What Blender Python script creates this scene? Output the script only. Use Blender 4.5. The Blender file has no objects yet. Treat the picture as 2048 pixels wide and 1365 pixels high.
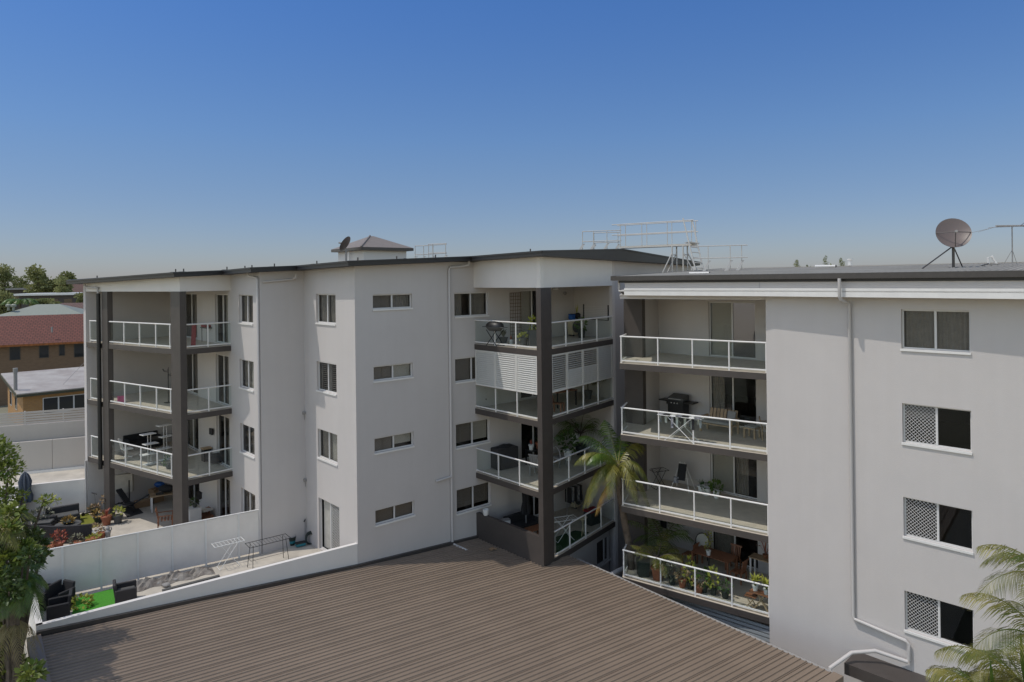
import bpy, bmesh, math, random
from mathutils import Vector, Matrix
R = math.radians
rng = random.Random(7)
SC = bpy.context.scene
COL = SC.collection
# ---------------------------------------------------------------- camera, sky, sun
FPX, ROLL, CZ, HOR = 1365.0, R(.7), 17.4, 559.0
cam = bpy.data.cameras.new("camera"); cam.sensor_width = 36; cam.lens = 36*FPX/2048
cam.shift_y = -(682.5-HOR)/2048; cam.clip_end = 6000; cam.clip_start = .1
co = bpy.data.objects.new("camera", cam); COL.objects.link(co)
c_, s_ = math.cos(ROLL), math.sin(ROLL)
co.matrix_world = Matrix(((c_, s_, 0, 0), (0, 0, -1, 0), (-s_, c_, 0, CZ), (0, 0, 0, 1)))
SC.camera = co
SUN_EL, SUN_AZ = 63.5, 13
w = bpy.data.worlds.new("World"); SC.world = w; w.use_nodes = True
nt = w.node_tree; nt.nodes.clear()
sky = nt.nodes.new('ShaderNodeTexSky'); sky.sky_type = 'NISHITA'; sky.sun_disc = False
sky.sun_elevation = R(SUN_EL); sky.sun_rotation = R(270-SUN_AZ); sky.altitude = 20
sky.air_density = 1.0; sky.dust_density = .4; sky.ozone_density = 2.5
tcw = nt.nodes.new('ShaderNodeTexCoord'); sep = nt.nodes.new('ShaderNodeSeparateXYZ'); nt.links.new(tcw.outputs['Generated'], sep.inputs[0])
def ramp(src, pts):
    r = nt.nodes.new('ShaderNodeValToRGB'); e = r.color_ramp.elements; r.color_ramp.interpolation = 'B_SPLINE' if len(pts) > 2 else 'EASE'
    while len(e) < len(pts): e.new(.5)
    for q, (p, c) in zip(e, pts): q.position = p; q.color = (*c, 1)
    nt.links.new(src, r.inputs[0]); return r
# sky dimmed and blued ahead of the camera, brightened elsewhere as added fill light
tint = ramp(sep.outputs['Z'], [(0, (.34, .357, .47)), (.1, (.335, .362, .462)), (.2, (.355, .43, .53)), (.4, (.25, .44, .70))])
in_view = ramp(sep.outputs['Y'], [(.2, (0, 0, 0)), (.72, (1, 1, 1))])
mxw = nt.nodes.new('ShaderNodeMixRGB'); mxw.inputs[1].default_value = (1.55, 1.28, 1.02, 1)  # brighter, warmer sky outside the view, added to lift the shaded walls
nt.links.new(in_view.outputs[0], mxw.inputs[0]); nt.links.new(tint.outputs[0], mxw.inputs[2])
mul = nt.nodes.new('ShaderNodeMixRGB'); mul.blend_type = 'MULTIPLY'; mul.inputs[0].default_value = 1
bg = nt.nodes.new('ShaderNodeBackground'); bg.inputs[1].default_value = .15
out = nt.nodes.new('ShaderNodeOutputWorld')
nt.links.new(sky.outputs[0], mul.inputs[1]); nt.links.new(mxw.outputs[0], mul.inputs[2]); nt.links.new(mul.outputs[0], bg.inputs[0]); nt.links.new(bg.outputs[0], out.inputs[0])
sl = bpy.data.lights.new("sun", 'SUN'); sl.energy = 2.0; sl.angle = R(.5); sl.color = (1, .95, .87)
so = bpy.data.objects.new("sun", sl); COL.objects.link(so)
tosun = Vector((-math.cos(R(SUN_EL))*math.cos(R(SUN_AZ)), -math.cos(R(SUN_EL))*math.sin(R(SUN_AZ)), math.sin(R(SUN_EL))))
so.rotation_euler = tosun.to_track_quat('Z', 'Y').to_euler(); so.location = (-30, 10, 60)
SC.view_settings.view_transform = 'Standard'; SC.view_settings.look = 'None'; SC.view_settings.exposure = .26
SC.cycles.max_bounces = 8; SC.cycles.transparent_max_bounces = 24
try: SC.cycles.use_denoising = True
except Exception: pass

# ---------------------------------------------------------------- picture point -> place
def ab(px, py):
    x, y = px-1024, py-HOR
    return (x*c_-y*s_)/FPX, (x*s_+y*c_)/FPX
def atz(px, py, z):            # point of a level surface of height z seen there
    a, b = ab(px, py); Y = (CZ-z)/b
    return Vector((a*Y, Y, z))
def aty(px, py, Y):            # point at distance Y seen there
    a, b = ab(px, py); return Vector((a*Y, Y, CZ-b*Y))

# ---------------------------------------------------------------- materials
def mat(name, col, rough=.6, metal=0., var=0., scale=6., bump=0., bscale=40., spec=.5, col2=None, trans=0., coord='Object'):
    m = bpy.data.materials.new(name); m.use_nodes = True
    n = m.node_tree.nodes; l = m.node_tree.links; p = n['Principled BSDF']
    p.inputs['Base Color'].default_value = (*col, 1); p.inputs['Roughness'].default_value = rough
    p.inputs['Metallic'].default_value = metal; p.inputs['Specular IOR Level'].default_value = spec
    if var or col2:
        tc = n.new('ShaderNodeTexCoord'); nz = n.new('ShaderNodeTexNoise'); nz.inputs['Scale'].default_value = scale
        nz.inputs['Detail'].default_value = 6; nz.inputs['Roughness'].default_value = .65
        cr = n.new('ShaderNodeValToRGB'); cr.color_ramp.elements[0].position = .35; cr.color_ramp.elements[1].position = .65
        a = col if col2 else tuple(max(0, x*(1-var)) for x in col); b = col2 if col2 else tuple(min(1, x*(1+var)) for x in col)
        cr.color_ramp.elements[0].color = (*a, 1); cr.color_ramp.elements[1].color = (*b, 1)
        l.new(tc.outputs[coord], nz.inputs['Vector']); l.new(nz.outputs['Fac'], cr.inputs[0]); l.new(cr.outputs[0], p.inputs['Base Color'])
    if bump:
        tc = n.new('ShaderNodeTexCoord'); nz = n.new('ShaderNodeTexNoise'); nz.inputs['Scale'].default_value = bscale
        bp = n.new('ShaderNodeBump'); bp.inputs['Strength'].default_value = bump; bp.inputs['Distance'].default_value = .02
        l.new(tc.outputs['Object'], nz.inputs['Vector']); l.new(nz.outputs['Fac'], bp.inputs['Height']); l.new(bp.outputs[0], p.inputs['Normal'])
    if trans:
        o = n['Material Output']; tr = n.new('ShaderNodeBsdfTranslucent'); mx = n.new('ShaderNodeMixShader'); mx.inputs[0].default_value = trans
        src = p.inputs['Base Color']
        if src.is_linked: l.new(src.links[0].from_socket, tr.inputs[0])
        else: tr.inputs[0].default_value = (*col, 1)
        l.new(p.outputs[0], mx.inputs[1]); l.new(tr.outputs[0], mx.inputs[2]); l.new(mx.outputs[0], o.inputs[0])
    return m
def glass(name, tint, refl=.05, rough=.0, k=.8):
    m = bpy.data.materials.new(name); m.use_nodes = True
    n = m.node_tree.nodes; l = m.node_tree.links; n.remove(n['Principled BSDF']); o = n['Material Output']
    t = n.new('ShaderNodeBsdfTransparent'); t.inputs[0].default_value = (*tint, 1)
    g = n.new('ShaderNodeBsdfGlossy'); g.inputs['Roughness'].default_value = rough
    f = n.new('ShaderNodeLayerWeight'); f.inputs[0].default_value = .5
    pw_ = n.new('ShaderNodeMath'); pw_.operation = 'POWER'; pw_.inputs[1].default_value = 5
    ad = n.new('ShaderNodeMath'); ad.operation = 'MULTIPLY_ADD'; ad.inputs[1].default_value = k; ad.inputs[2].default_value = refl; ad.use_clamp = True
    l.new(f.outputs['Facing'], pw_.inputs[0])
    mx = n.new('ShaderNodeMixShader')
    l.new(pw_.outputs[0], ad.inputs[0]); l.new(ad.outputs[0], mx.inputs[0]); l.new(t.outputs[0], mx.inputs[1]); l.new(g.outputs[0], mx.inputs[2]); l.new(mx.outputs[0], o.inputs[0])
    return m
def brickmat(name, c1, c2, mortar, sx, sz, bump=.3, ms=.012):   # rows run in uv
    m = bpy.data.materials.new(name); m.use_nodes = True
    n = m.node_tree.nodes; l = m.node_tree.links; p = n['Principled BSDF']; p.inputs['Roughness'].default_value = .85
    tc = n.new('ShaderNodeTexCoord'); b = n.new('ShaderNodeTexBrick'); b.inputs['Scale'].default_value = 1
    b.inputs['Color1'].default_value = (*c1, 1); b.inputs['Color2'].default_value = (*c2, 1); b.inputs['Mortar'].default_value = (*mortar, 1)
    b.inputs['Brick Width'].default_value = sx; b.inputs['Row Height'].default_value = sz; b.inputs['Mortar Size'].default_value = ms
    l.new(tc.outputs['UV'], b.inputs['Vector']); l.new(b.outputs['Color'], p.inputs['Base Color'])
    bp = n.new('ShaderNodeBump'); bp.inputs['Strength'].default_value = bump; l.new(b.outputs['Fac'], bp.inputs['Height']); bp.invert = True; l.new(bp.outputs[0], p.inputs['Normal'])
    return m
def stucco(name, col):          # painted render: faint roller mottling, rain streaks, fine grain
    m = mat(name, col, .75, var=.018, scale=.7, bump=.25, bscale=60, spec=.25)
    n = m.node_tree.nodes; l = m.node_tree.links; p = n['Principled BSDF']
    src = p.inputs['Base Color'].links[0].from_socket
    tc = n.new('ShaderNodeTexCoord'); mp = n.new('ShaderNodeMapping'); mp.inputs['Scale'].default_value = (2.2, 2.2, .12)
    nz = n.new('ShaderNodeTexNoise'); nz.inputs['Scale'].default_value = 1.6; nz.inputs['Detail'].default_value = 8
    cr = n.new('ShaderNodeValToRGB'); cr.color_ramp.elements[0].position = .38; cr.color_ramp.elements[0].color = (.9, .885, .865, 1)
    cr.color_ramp.elements[1].position = .6; cr.color_ramp.elements[1].color = (1, 1, 1, 1)
    mx = n.new('ShaderNodeMixRGB'); mx.blend_type = 'MULTIPLY'; mx.inputs[0].default_value = .12
    l.new(tc.outputs['Object'], mp.inputs[0]); l.new(mp.outputs[0], nz.inputs['Vector']); l.new(nz.outputs['Fac'], cr.inputs[0])
    l.new(src, mx.inputs[1]); l.new(cr.outputs[0], mx.inputs[2]); l.new(mx.outputs[0], p.inputs['Base Color'])
    return m
M = dict(
 wall=stucco('grey_render', (.515, .485, .47)), pipegrey=mat('pipe_paint', (.5, .475, .46), .5), white=mat('white_paint', (.68, .665, .645), .5, var=.04, scale=3),
 whitewall=stucco('white_render', (.68, .65, .62)), panel=mat('fence_panel_paint', (.7, .66, .62), .6, var=.06, scale=.8),
 soffit=mat('ceiling_paint', (.72, .7, .67), .8), brown=mat('dark_brown_paint', (.06, .05, .045), .55, var=.1, scale=1.5),
 tile=mat('balcony_tile', (.52, .455, .37), .5, var=.1, scale=3), concrete=mat('concrete', (.46, .42, .36), .85, var=.14, scale=1.2, bump=.2),
 blackedge=mat('black_roof_edge', (.018, .017, .018), .5), gutter=mat('dark_gutter_metal', (.05, .044, .042), .4, metal=0, var=.1), greyroof=mat('grey_roof_metal', (.32, .3, .272), .95, var=.1, scale=.7, spec=.03),
 brownroof=mat('brown_roof_metal', (.208, .158, .118), .5, var=.07, scale=.5), alu=mat('pale_aluminium', (.46, .445, .42), .45, metal=.1),
 frame=mat('window_frame_white', (.6, .59, .58), .4), darkframe=mat('dark_frame', (.05, .045, .04), .4),
 pane=glass('window_glass', (.76, .755, .745), .04), rail=glass('balustrade_glass', (.93, .96, .95), .035, k=.5),
 curtain=mat('curtain', (.45, .43, .39), .9, var=.1), blind=mat('grey_blind', (.34, .31, .275), .8), paleblind=mat('pale_blind', (.85, .84, .76), .8),
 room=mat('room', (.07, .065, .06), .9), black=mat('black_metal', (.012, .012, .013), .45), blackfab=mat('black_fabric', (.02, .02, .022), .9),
 wicker=mat('dark_wicker', (.035, .032, .033), .7, bump=.8, bscale=90), wood=mat('reddish_timber', (.24, .1, .05), .55, var=.25, scale=5),
 palewood=mat('pale_timber', (.36, .25, .15), .6, var=.2, scale=5), terra=mat('terracotta', (.3, .105, .055), .8, var=.15), greypot=mat('grey_pot', (.08, .08, .078), .7),
 whitepot=mat('white_pot', (.7, .7, .68), .4), leaf=mat('green_leaf', (.03, .075, .018), .45, col2=(.085, .15, .03), scale=9, trans=.2),
 tree=mat('tree_leaf', (.07, .12, .018), .5, col2=(.24, .27, .05), scale=2.2, trans=.35), dtree=mat('far_tree_leaf', (.12, .145, .05), .8, col2=(.3, .3, .12), scale=.35, trans=.3),
 palm=mat('palm_leaf', (.07, .1, .014), .4, col2=(.23, .2, .045), scale=1.6, trans=.2), palmgreen=mat('green_palm_leaf', (.045, .1, .015), .35, col2=(.13, .19, .03), scale=3, trans=.2),
 drypalm=mat('dry_palm_leaf', (.2, .16, .06), .6, col2=(.33, .27, .13), scale=3, trans=.2), orangeleaf=mat('dead_frond', (.3, .14, .03), .6, col2=(.4, .26, .06), scale=5),
 redleaf=mat('red_leaf', (.35, .03, .04), .6, col2=(.3, .14, .06), scale=14), orange=mat('orange_leaf', (.32, .16, .04), .6, col2=(.3, .24, .06), scale=14),
 peach=mat('peach_succulent', (.35, .18, .1), .6, col2=(.28, .26, .14), scale=16), lime=mat('lime_leaf', (.24, .29, .03), .5, col2=(.42, .4, .09), scale=10, trans=.2),
 greyleaf=mat('grey_green_leaf', (.14, .15, .1), .6, col2=(.24, .23, .16), scale=14), trunk=mat('palm_trunk', (.105, .08, .06), .9, var=.4, scale=6, bump=.5, bscale=14),
 bark=mat('bark', (.09, .07, .055), .9, var=.3), darkturf=mat('dark_turf', (.014, .05, .01), .9, var=.25, scale=30), greywood=mat('weathered_trellis', (.12, .075, .045), .7, var=.2), turf=mat('artificial_turf', (.05, .24, .015), .9, var=.25, scale=30), oliveturf=mat('olive_turf', (.16, .17, .015), .9, var=.2, scale=20),
 asphalt=mat('asphalt', (.05, .05, .05), .9, var=.2), soil=mat('soil_and_grass', (.14, .14, .09), .95, col2=(.24, .22, .16), scale=.08),
 redtile=brickmat('red_roof_tile', (.15, .05, .034), (.118, .041, .028), (.06, .02, .014), .33, .32, .8, .03), browntile=brickmat('brown_roof_tile', (.15, .085, .065), (.12, .07, .055), (.05, .03, .025), .33, .3, .8, .03),
 brick=brickmat('brown_brick', (.2, .13, .08), (.165, .105, .065), (.16, .11, .07), .23, .086), orangebrick=brickmat('orange_brick', (.42, .23, .085), (.36, .19, .07), (.3, .19, .1), .23, .086),
 rustroof=mat('weathered_iron', (.3, .26, .23), .6, col2=(.42, .39, .35), scale=.7), rust=mat('rust', (.28, .1, .03), .9, var=.3), palegreen=mat('pale_green_roof', (.23, .245, .2), .6, var=.06),
 darkhouse=mat('dark_house_wall', (.07, .06, .055), .8), fasciagreen=mat('olive_fascia', (.05, .05, .03), .6), dish=mat('taupe_dish', (.125, .098, .09), .45), umb=mat('blue_grey_canvas', (.07, .085, .115), .9),
 pink=mat('pink_plastic', (.5, .06, .2), .4), red=mat('red_cloth', (.22, .018, .022), .9), blue=mat('blue_plastic', (.015, .09, .32), .4), teal=mat('teal_plastic', (.02, .2, .25), .4),
 card=mat('cardboard', (.25, .16, .09), .9), tarp=mat('grey_tarp', (.12, .1, .088), .7, col2=(.27, .25, .225), scale=3), cushion=mat('pale_cushion', (.55, .54, .5), .9), cream=mat('cream_plastic', (.5, .42, .28), .6),
 stone=mat('grey_stone', (.28, .27, .26), .9), planter=mat('dark_green_bin', (.02, .03, .026), .6), mesh=mat('diamond_grille', (.62, .61, .6), .5), darkmesh=mat('dark_grille', (.3, .28, .26), .5),
 render2=stucco('pale_tan_wall', (.5, .46, .42)), louvre=mat('white_louvre', (.62, .61, .58), .5), blueshutter=mat('blue_grey_slat', (.32, .35, .37), .6), clothes=mat('dark_clothes', (.03, .035, .06), .9, col2=(.4, .4, .42), scale=7, var=.1))

# ---------------------------------------------------------------- mesh builder
def V3(p): return Vector(p)
class MB:
    def __init__(s): s.v = []; s.f = []; s.uv = []
    def face(s, pts, uvs=None):
        i = len(s.v); s.v += [Vector(p) for p in pts]; s.f.append(tuple(range(i, i+len(pts)))); s.uv.append(uvs)
    def obox(s, o, a, b, c):
        o, a, b, c = Vector(o), Vector(a), Vector(b), Vector(c); i = len(s.v)
        if a.cross(b).dot(c) < 0: a, b = b, a
        s.v += [o, o+a, o+a+b, o+b, o+c, o+a+c, o+a+b+c, o+b+c]
        for q in ((3, 2, 1, 0), (4, 5, 6, 7), (0, 1, 5, 4), (1, 2, 6, 5), (2, 3, 7, 6), (3, 0, 4, 7)):
            s.f.append(tuple(i+k for k in q)); s.uv.append(None)
        return s
    def box(s, c, d, rz=0):
        u = Vector((math.cos(rz), math.sin(rz), 0)); v = Vector((-math.sin(rz), math.cos(rz), 0)); z = Vector((0, 0, 1))
        return s.obox(Vector(c)-u*d[0]/2-v*d[1]/2-z*d[2]/2, u*d[0], v*d[1], z*d[2])
    def tube(s, p, q, r, n=8, r2=None, cap=True):
        return s.pipe([p, q], [r, r if r2 is None else r2], n, cap)
    def pipe(s, path, r, n=8, cap=True):
        P = [Vector(p) for p in path]; k = len(P); rr = r if isinstance(r, (list, tuple)) else [r]*k
        i0 = len(s.v); up = None
        for j in range(k):
            t = (P[min(j+1, k-1)]-P[max(j-1, 0)])
            t = t.normalized() if t.length > 1e-9 else Vector((0, 0, 1))
            if up is None: up = Vector((0, 0, 1)) if abs(t.z) < .9 else Vector((1, 0, 0))
            x = t.cross(up); x = x.normalized() if x.length > 1e-6 else t.orthogonal().normalized()
            y = x.cross(t).normalized(); up = y
            for m in range(n):
                an = 2*math.pi*m/n; s.v.append(P[j]+(x*math.cos(an)+y*math.sin(an))*rr[j])
        for j in range(k-1):
            for m in range(n):
                a = i0+j*n+m; b = i0+j*n+(m+1) % n
                s.f.append((a, b, b+n, a+n)); s.uv.append(None)
        if cap:
            s.f.append(tuple(i0+m for m in reversed(range(n)))); s.f.append(tuple(i0+(k-1)*n+m for m in range(n))); s.uv += [None, None]
        return s
    def prism(s, poly, z0, z1):
        k = len(poly); i = len(s.v)
        zt = z1 if isinstance(z1, (list, tuple)) else [z1]*k; zb = z0 if isinstance(z0, (list, tuple)) else [z0]*k
        s.v += [Vector((p[0], p[1], zb[j])) for j, p in enumerate(poly)]+[Vector((p[0], p[1], zt[j])) for j, p in enumerate(poly)]
        s.f.append(tuple(i+j for j in reversed(range(k)))); s.f.append(tuple(i+k+j for j in range(k))); s.uv += [None]*2
        for j in range(k):
            n = (j+1) % k; s.f.append((i+j, i+n, i+k+n, i+k+j)); s.uv.append(None)
        return s
    def lathe(s, c, prof, n=16, sx=1, sy=1):
        c = Vector(c); i = len(s.v)
        for r, z in prof:
            for m in range(n):
                an = 2*math.pi*m/n; s.v.append(c+Vector((r*sx*math.cos(an), r*sy*math.sin(an), z)))
        for j in range(len(prof)-1):
            for m in range(n):
                a = i+j*n+m; b = i+j*n+(m+1) % n; s.f.append((a, b, b+n, a+n)); s.uv.append(None)
        s.f.append(tuple(i+m for m in reversed(range(n)))); s.f.append(tuple(i+(len(prof)-1)*n+m for m in range(n))); s.uv += [None]*2
        return s
    def sheet(s, rows):
        i = len(s.v); h, w_ = len(rows), len(rows[0])
        for r in rows: s.v += [Vector(p) for p in r]
        for y in range(h-1):
            for x in range(w_-1):
                a = i+y*w_+x; s.f.append((a, a+1, a+w_+1, a+w_)); s.uv.append(None)
        return s
    def ico(s, c, r, sub=2, sq=(1, 1, 1), jit=0):
        bm = bmesh.new(); bmesh.ops.create_icosphere(bm, subdivisions=sub, radius=1); i = len(s.v)
        for v in bm.verts:
            k = 1+rng.uniform(-jit, jit); s.v.append(Vector(c)+Vector((v.co.x*r*sq[0]*k, v.co.y*r*sq[1]*k, v.co.z*r*sq[2]*k)))
        for f in bm.faces: s.f.append(tuple(i+v.index for v in f.verts)); s.uv.append(None)
        bm.free(); return s
    def build(s, name, m, parent=None, smooth=False, world=True, bevel=0):
        vs = s.v
        if parent and world:
            r = parent
            while r.parent: r = r.parent
            inv = (Matrix.Translation(r.location) @ Matrix.Rotation(r.rotation_euler.z, 4, 'Z')).inverted()
            vs = [inv @ v for v in vs]
        me = bpy.data.meshes.new(name); me.from_pydata([tuple(v) for v in vs], [], s.f); me.update()
        if any(s.uv):
            ul = me.uv_layers.new(name='UVMap')
            for p, uv in zip(me.polygons, s.uv):
                if uv:
                    for li, q in zip(p.loop_indices, uv): ul.data[li].uv = q
        if smooth:
            for p in me.polygons: p.use_smooth = True
            try: me.set_sharp_from_angle(angle=R(40))
            except Exception: pass
        me.materials.append(M[m] if isinstance(m, str) else m)
        o = bpy.data.objects.new(name, me); COL.objects.link(o)
        if parent: o.parent = parent
        if bevel:
            b = o.modifiers.new('bevel', 'BEVEL'); b.width = bevel; b.segments = 1; b.limit_method = 'ANGLE'
        return o
def thing(name, label, cat, loc=(0, 0, 0), rz=0, group=None):
    o = bpy.data.objects.new(name, None); COL.objects.link(o); o.location = loc; o.rotation_euler = (0, 0, rz); o.empty_display_size = .3
    return tag(o, label, cat, group)
def tag(o, label, cat, group=None, kind=None):
    if label: o['label'] = label
    if cat: o['category'] = cat
    if group: o['group'] = group
    if kind: o['kind'] = kind
    return o
def struct(o): o['kind'] = 'structure'; return o
def copytree(o, parent=None):
    c = o.copy(); COL.objects.link(c)
    if parent: c.parent = parent
    for ch in list(o.children): copytree(ch, c)
    return c
def dup(o, loc, rz=0, label=None, group=None, sc=None):
    c = copytree(o); c.location = loc; c.rotation_euler = (0, 0, rz)
    if label: c['label'] = label
    if group: c['group'] = group
    if sc: c.scale = (sc,)*3
    return c
class Pl:                       # a vertical plane from P to Q (left to right seen from outside)
    def __init__(s, P, Q):
        s.P = Vector((P[0], P[1], 0)); s.Q = Vector((Q[0], Q[1], 0)); d = s.Q-s.P; s.L = d.length; s.u = d/s.L; s.n = Vector((s.u.y, -s.u.x, 0))
    def pt(s, a, z, d=0): return s.P+s.u*a+s.n*d+Vector((0, 0, z))
    def sx(s, px, py=800):      # distance along the plane seen at that picture column
        a, b = ab(px, py)       # P.x+u.x t = a (P.y+u.y t)
        return (a*s.P.y-s.P.x)/(s.u.x-a*s.u.y)
    def ang(s): return math.atan2(s.u.y, s.u.x)
    def hit(s, px, py):
        a, b = ab(px, py); t = (a*s.P.y-s.P.x)/(s.u.x-a*s.u.y); Y = s.P.y+s.u.y*t
        return t, CZ-b*Y
def pbox(mb, pl, s0, s1, z0, z1, d0, d1):
    return mb.obox(pl.pt(s0, z0, d0), pl.u*(s1-s0), pl.n*(d1-d0), Vector((0, 0, z1-z0)))
# ================================================================ BUILDING KIT
def wall(parent, pl, z0, z1, ops=(), t=.16, m='wall', name='wall', s0=0, s1=None, caps=True):
    """rendered wall with real openings: ops = (s0, s1, z0, z1); z1 may be (left, right)"""
    s1 = pl.L if s1 is None else s1
    zl, zr = z1 if isinstance(z1, tuple) else (z1, z1)
    top = lambda s: zl+(zr-zl)*(s-s0)/(s1-s0)
    ss = sorted({s0, s1, *[o[0] for o in ops], *[o[1] for o in ops]}); ss = [s for s in ss if s0-1e-6 <= s <= s1+1e-6]
    mb = MB()
    for a, b in zip(ss, ss[1:]):
        if b-a < 1e-4: continue
        col = sorted([(o[2], o[3]) for o in ops if o[0] <= a+1e-5 and o[1] >= b-1e-5])
        z = z0; segs = []
        for lo, hi in col: segs.append((z, lo)); z = hi
        segs.append((z, None))
        for lo, hi in segs:
            ta, tb = (top(a), top(b)) if hi is None else (hi, hi)
            if ta-lo < 1e-4: continue
            mb.face([pl.pt(a, lo), pl.pt(b, lo), pl.pt(b, tb), pl.pt(a, ta)])
            mb.face([pl.pt(b, lo, -t), pl.pt(a, lo, -t), pl.pt(a, ta, -t), pl.pt(b, tb, -t)])
    for a, b, lo, hi in ops:
        for p, q in (((a, lo), (a, hi)), ((a, hi), (b, hi)), ((b, hi), (b, lo)), ((b, lo), (a, lo))):
            mb.face([pl.pt(*p), pl.pt(*q), pl.pt(*q, -t), pl.pt(*p, -t)])
    if caps:
        for a in (s0, s1): mb.face([pl.pt(a, z0), pl.pt(a, top(a)), pl.pt(a, top(a), -t), pl.pt(a, z0, -t)])
        mb.face([pl.pt(s0, zl), pl.pt(s1, zr), pl.pt(s1, zr, -t), pl.pt(s0, zl, -t)])
    return mb.build(name, m, parent)
def lattice(pl, s0, s1, z0, z1, d, p=.075, wd=.011):
    mb = MB(); W, H = s1-s0, z1-z0
    for sg in (1, -1):
        k = -H
        while k < W:
            a0, a1 = max(k, 0), min(k+H, W)
            if a1-a0 > .02:
                f = (lambda a: pl.pt(s0+a, z0+(a-k), d+.004)) if sg == 1 else (lambda a: pl.pt(s0+a, z1-(a-k), d))
                A, B = f(a0), f(a1); dr = (B-A).normalized(); sd = dr.cross(pl.n)*wd/2
                mb.obox(A-sd, B-A, sd*2, pl.n*.004)
            k += p*1.414
    return mb
def pleat(pl, s0, s1, z0, z1, d, step=.055, amp=.02):
    n = max(3, int((s1-s0)/step)); rows = []
    for z in (z0, z1): rows.append([pl.pt(s0+(s1-s0)*i/n, z, d+(amp if i % 2 else -amp)*rng.uniform(.5, 1.3)) for i in range(n+1)])
    return MB().sheet(rows)
def window(parent, pl, s0, s1, z0, z1, left='', right='', mull=.5, door=False, name=None, sillm='white', depth=.09, label=None):
    f = .045; d1 = -depth; d0 = d1-.05; mb = MB(); sm = s0+(s1-s0)*mull
    pbox(mb, pl, s0, s0+f, z0, z1, d0, d1); pbox(mb, pl, s1-f, s1, z0, z1, d0, d1)
    pbox(mb, pl, s0+f, s1-f, z1-f, z1, d0, d1); pbox(mb, pl, s0+f, s1-f, z0, z0+f, d0, d1)
    pbox(mb, pl, sm-.03, sm+.03, z0+f, z1-f, d0, d1+.01)
    w_ = mb.build(name or ('sliding_door' if door else 'window'), 'frame', parent)
    if label: w_['label'] = label
    for a, b, st in ((s0+f, sm-.03, left), (sm+.03, s1-f, right)):
        if 'o' not in st: MB().face([pl.pt(a, z0+f, d0+.02), pl.pt(b, z0+f, d0+.02), pl.pt(b, z1-f, d0+.02), pl.pt(a, z1-f, d0+.02)]).__class__; g = MB(); pbox(g, pl, a, b, z0+f, z1-f, d0+.018, d0+.024); g.build('pane', 'pane', w_)
        if 'c' in st:
            k = .55 if 'h' in st else 1
            pleat(pl, a-.02, a+(b-a)*k, z0+.03, z1, d0-.09).build('curtain', 'curtain', w_)
        if 'b' in st or 'p' in st:
            g = MB(); lo = z0+(.02 if 'l' not in st else .16); pbox(g, pl, a-.02, b+.02, lo, z1, d0-.085, d0-.08); g.build('blind', 'blind' if 'b' in st else 'paleblind', w_)
        if 's' in st:
            g = MB(); z = z0+.04
            pbox(g, pl, a-.02, a+.03, z0, z1-.02, d0-.09, d0-.06); pbox(g, pl, b-.03, b+.02, z0, z1-.02, d0-.09, d0-.06)
            while z < z1-.05: g.obox(pl.pt(a, z, d0-.1), pl.u*(b-a), pl.n*.05+Vector((0, 0, .045)), Vector((0, 0, .008))); z += .085
            g.build('shutter', 'white', w_)
        if 'm' in st: lattice(pl, a, b, z0+f, z1-f, d1+.005).build('grille', 'mesh', w_)
        if 'd' in st: lattice(pl, a, b, z0+f, z1-f, d1+.005, p=.085, wd=.008).build('grille', 'darkmesh', w_)
    if not door:
        g = MB(); pbox(g, pl, s0-.02, s1+.02, z0-.07, z0-.004, d1-.02, .045); g.build('sill', sillm, w_)
    else:
        g = MB(); pbox(g, pl, s1-.075, s1-.055, z0+.95, z0+1.15, d1+.012, d1+.04); g.build('handle', 'black', w_)
    return w_
def railing(parent, P, Q, z, posts, h=1.07, top=True, inset=.05, post0=True):
    pl = Pl(P, Q); mb = MB(); d = -inset
    pbox(mb, pl, 0, pl.L, z+.07, z+.12, d-.022, d+.022)
    b = mb.build('balustrade', 'white', parent, smooth=True)
    if top: MB().tube(pl.pt(-.02, z+h, d), pl.pt(pl.L+.02, z+h, d), .032, 10).build('top_rail', 'white', b, smooth=True)
    for s in posts:
        g = MB(); pbox(g, pl, s-.022, s+.022, z, z+h-.02, d-.022, d+.03); g.build('post', 'white', b)
    e = [0]+[s for s in posts if .12 < s < pl.L-.12]+[pl.L]
    for a, c in zip(e, e[1:]):
        g = MB(); pbox(g, pl, a+.035, c-.035, z+.122, z+h-.035, d-.005, d+.005); g.build('glass_panel', 'rail', b)
    return b
def offset(poly, ds):
    """move each edge i (from point i to i+1) of an open line outward (to the right-front) by ds[i]"""
    k = len(poly); L = []
    for i in range(k-1):
        pl = Pl(poly[i], poly[i+1]); L.append((pl.P+pl.n*ds[i], pl.u))
    res = [L[0][0]]
    for (p, u), (q, v) in zip(L, L[1:]):
        den = u.x*v.y-u.y*v.x
        if abs(den) < .06: res.append(q); continue
        t = ((q.x-p.x)*v.y-(q.y-p.y)*v.x)/den; res.append(p+u*t)
    p, u = L[-1]; last = Vector((poly[-1][0], poly[-1][1], 0)); res.append(p+u*((last-p).dot(u)))
    return [(v.x, v.y) for v in res]
def pipe(parent, path, r=.05, m='pipegrey', name='downpipe', brackets=True):
    mb = MB().pipe(path, r, 10); o = mb.build(name, m, parent, smooth=True); return o

# ================================================================ GROUND
def ground():
    mb = MB(); xs = [-3000, -400, -120, -70, -45, -36, -31, -27, -24.3, -15, 0, 20, 60, 200, 3000]; ys = [-200, -20, 0, 12, 20, 26, 30, 33, 34.4, 37.4, 38.6, 46, 60, 120, 400, 3000]
    def z(x, y):
        if y < 37.8: return 0 if x > -25 or y < 20 else 5.0*min(1, (y-20)/14)
        return 8.0 if y < 50 else 7.5 if y < 200 else 6
    mb.sheet([[(x, y, z(x, y)) for x in xs] for y in ys]); return struct(mb.build('ground', 'soil'))
ground()

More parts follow.
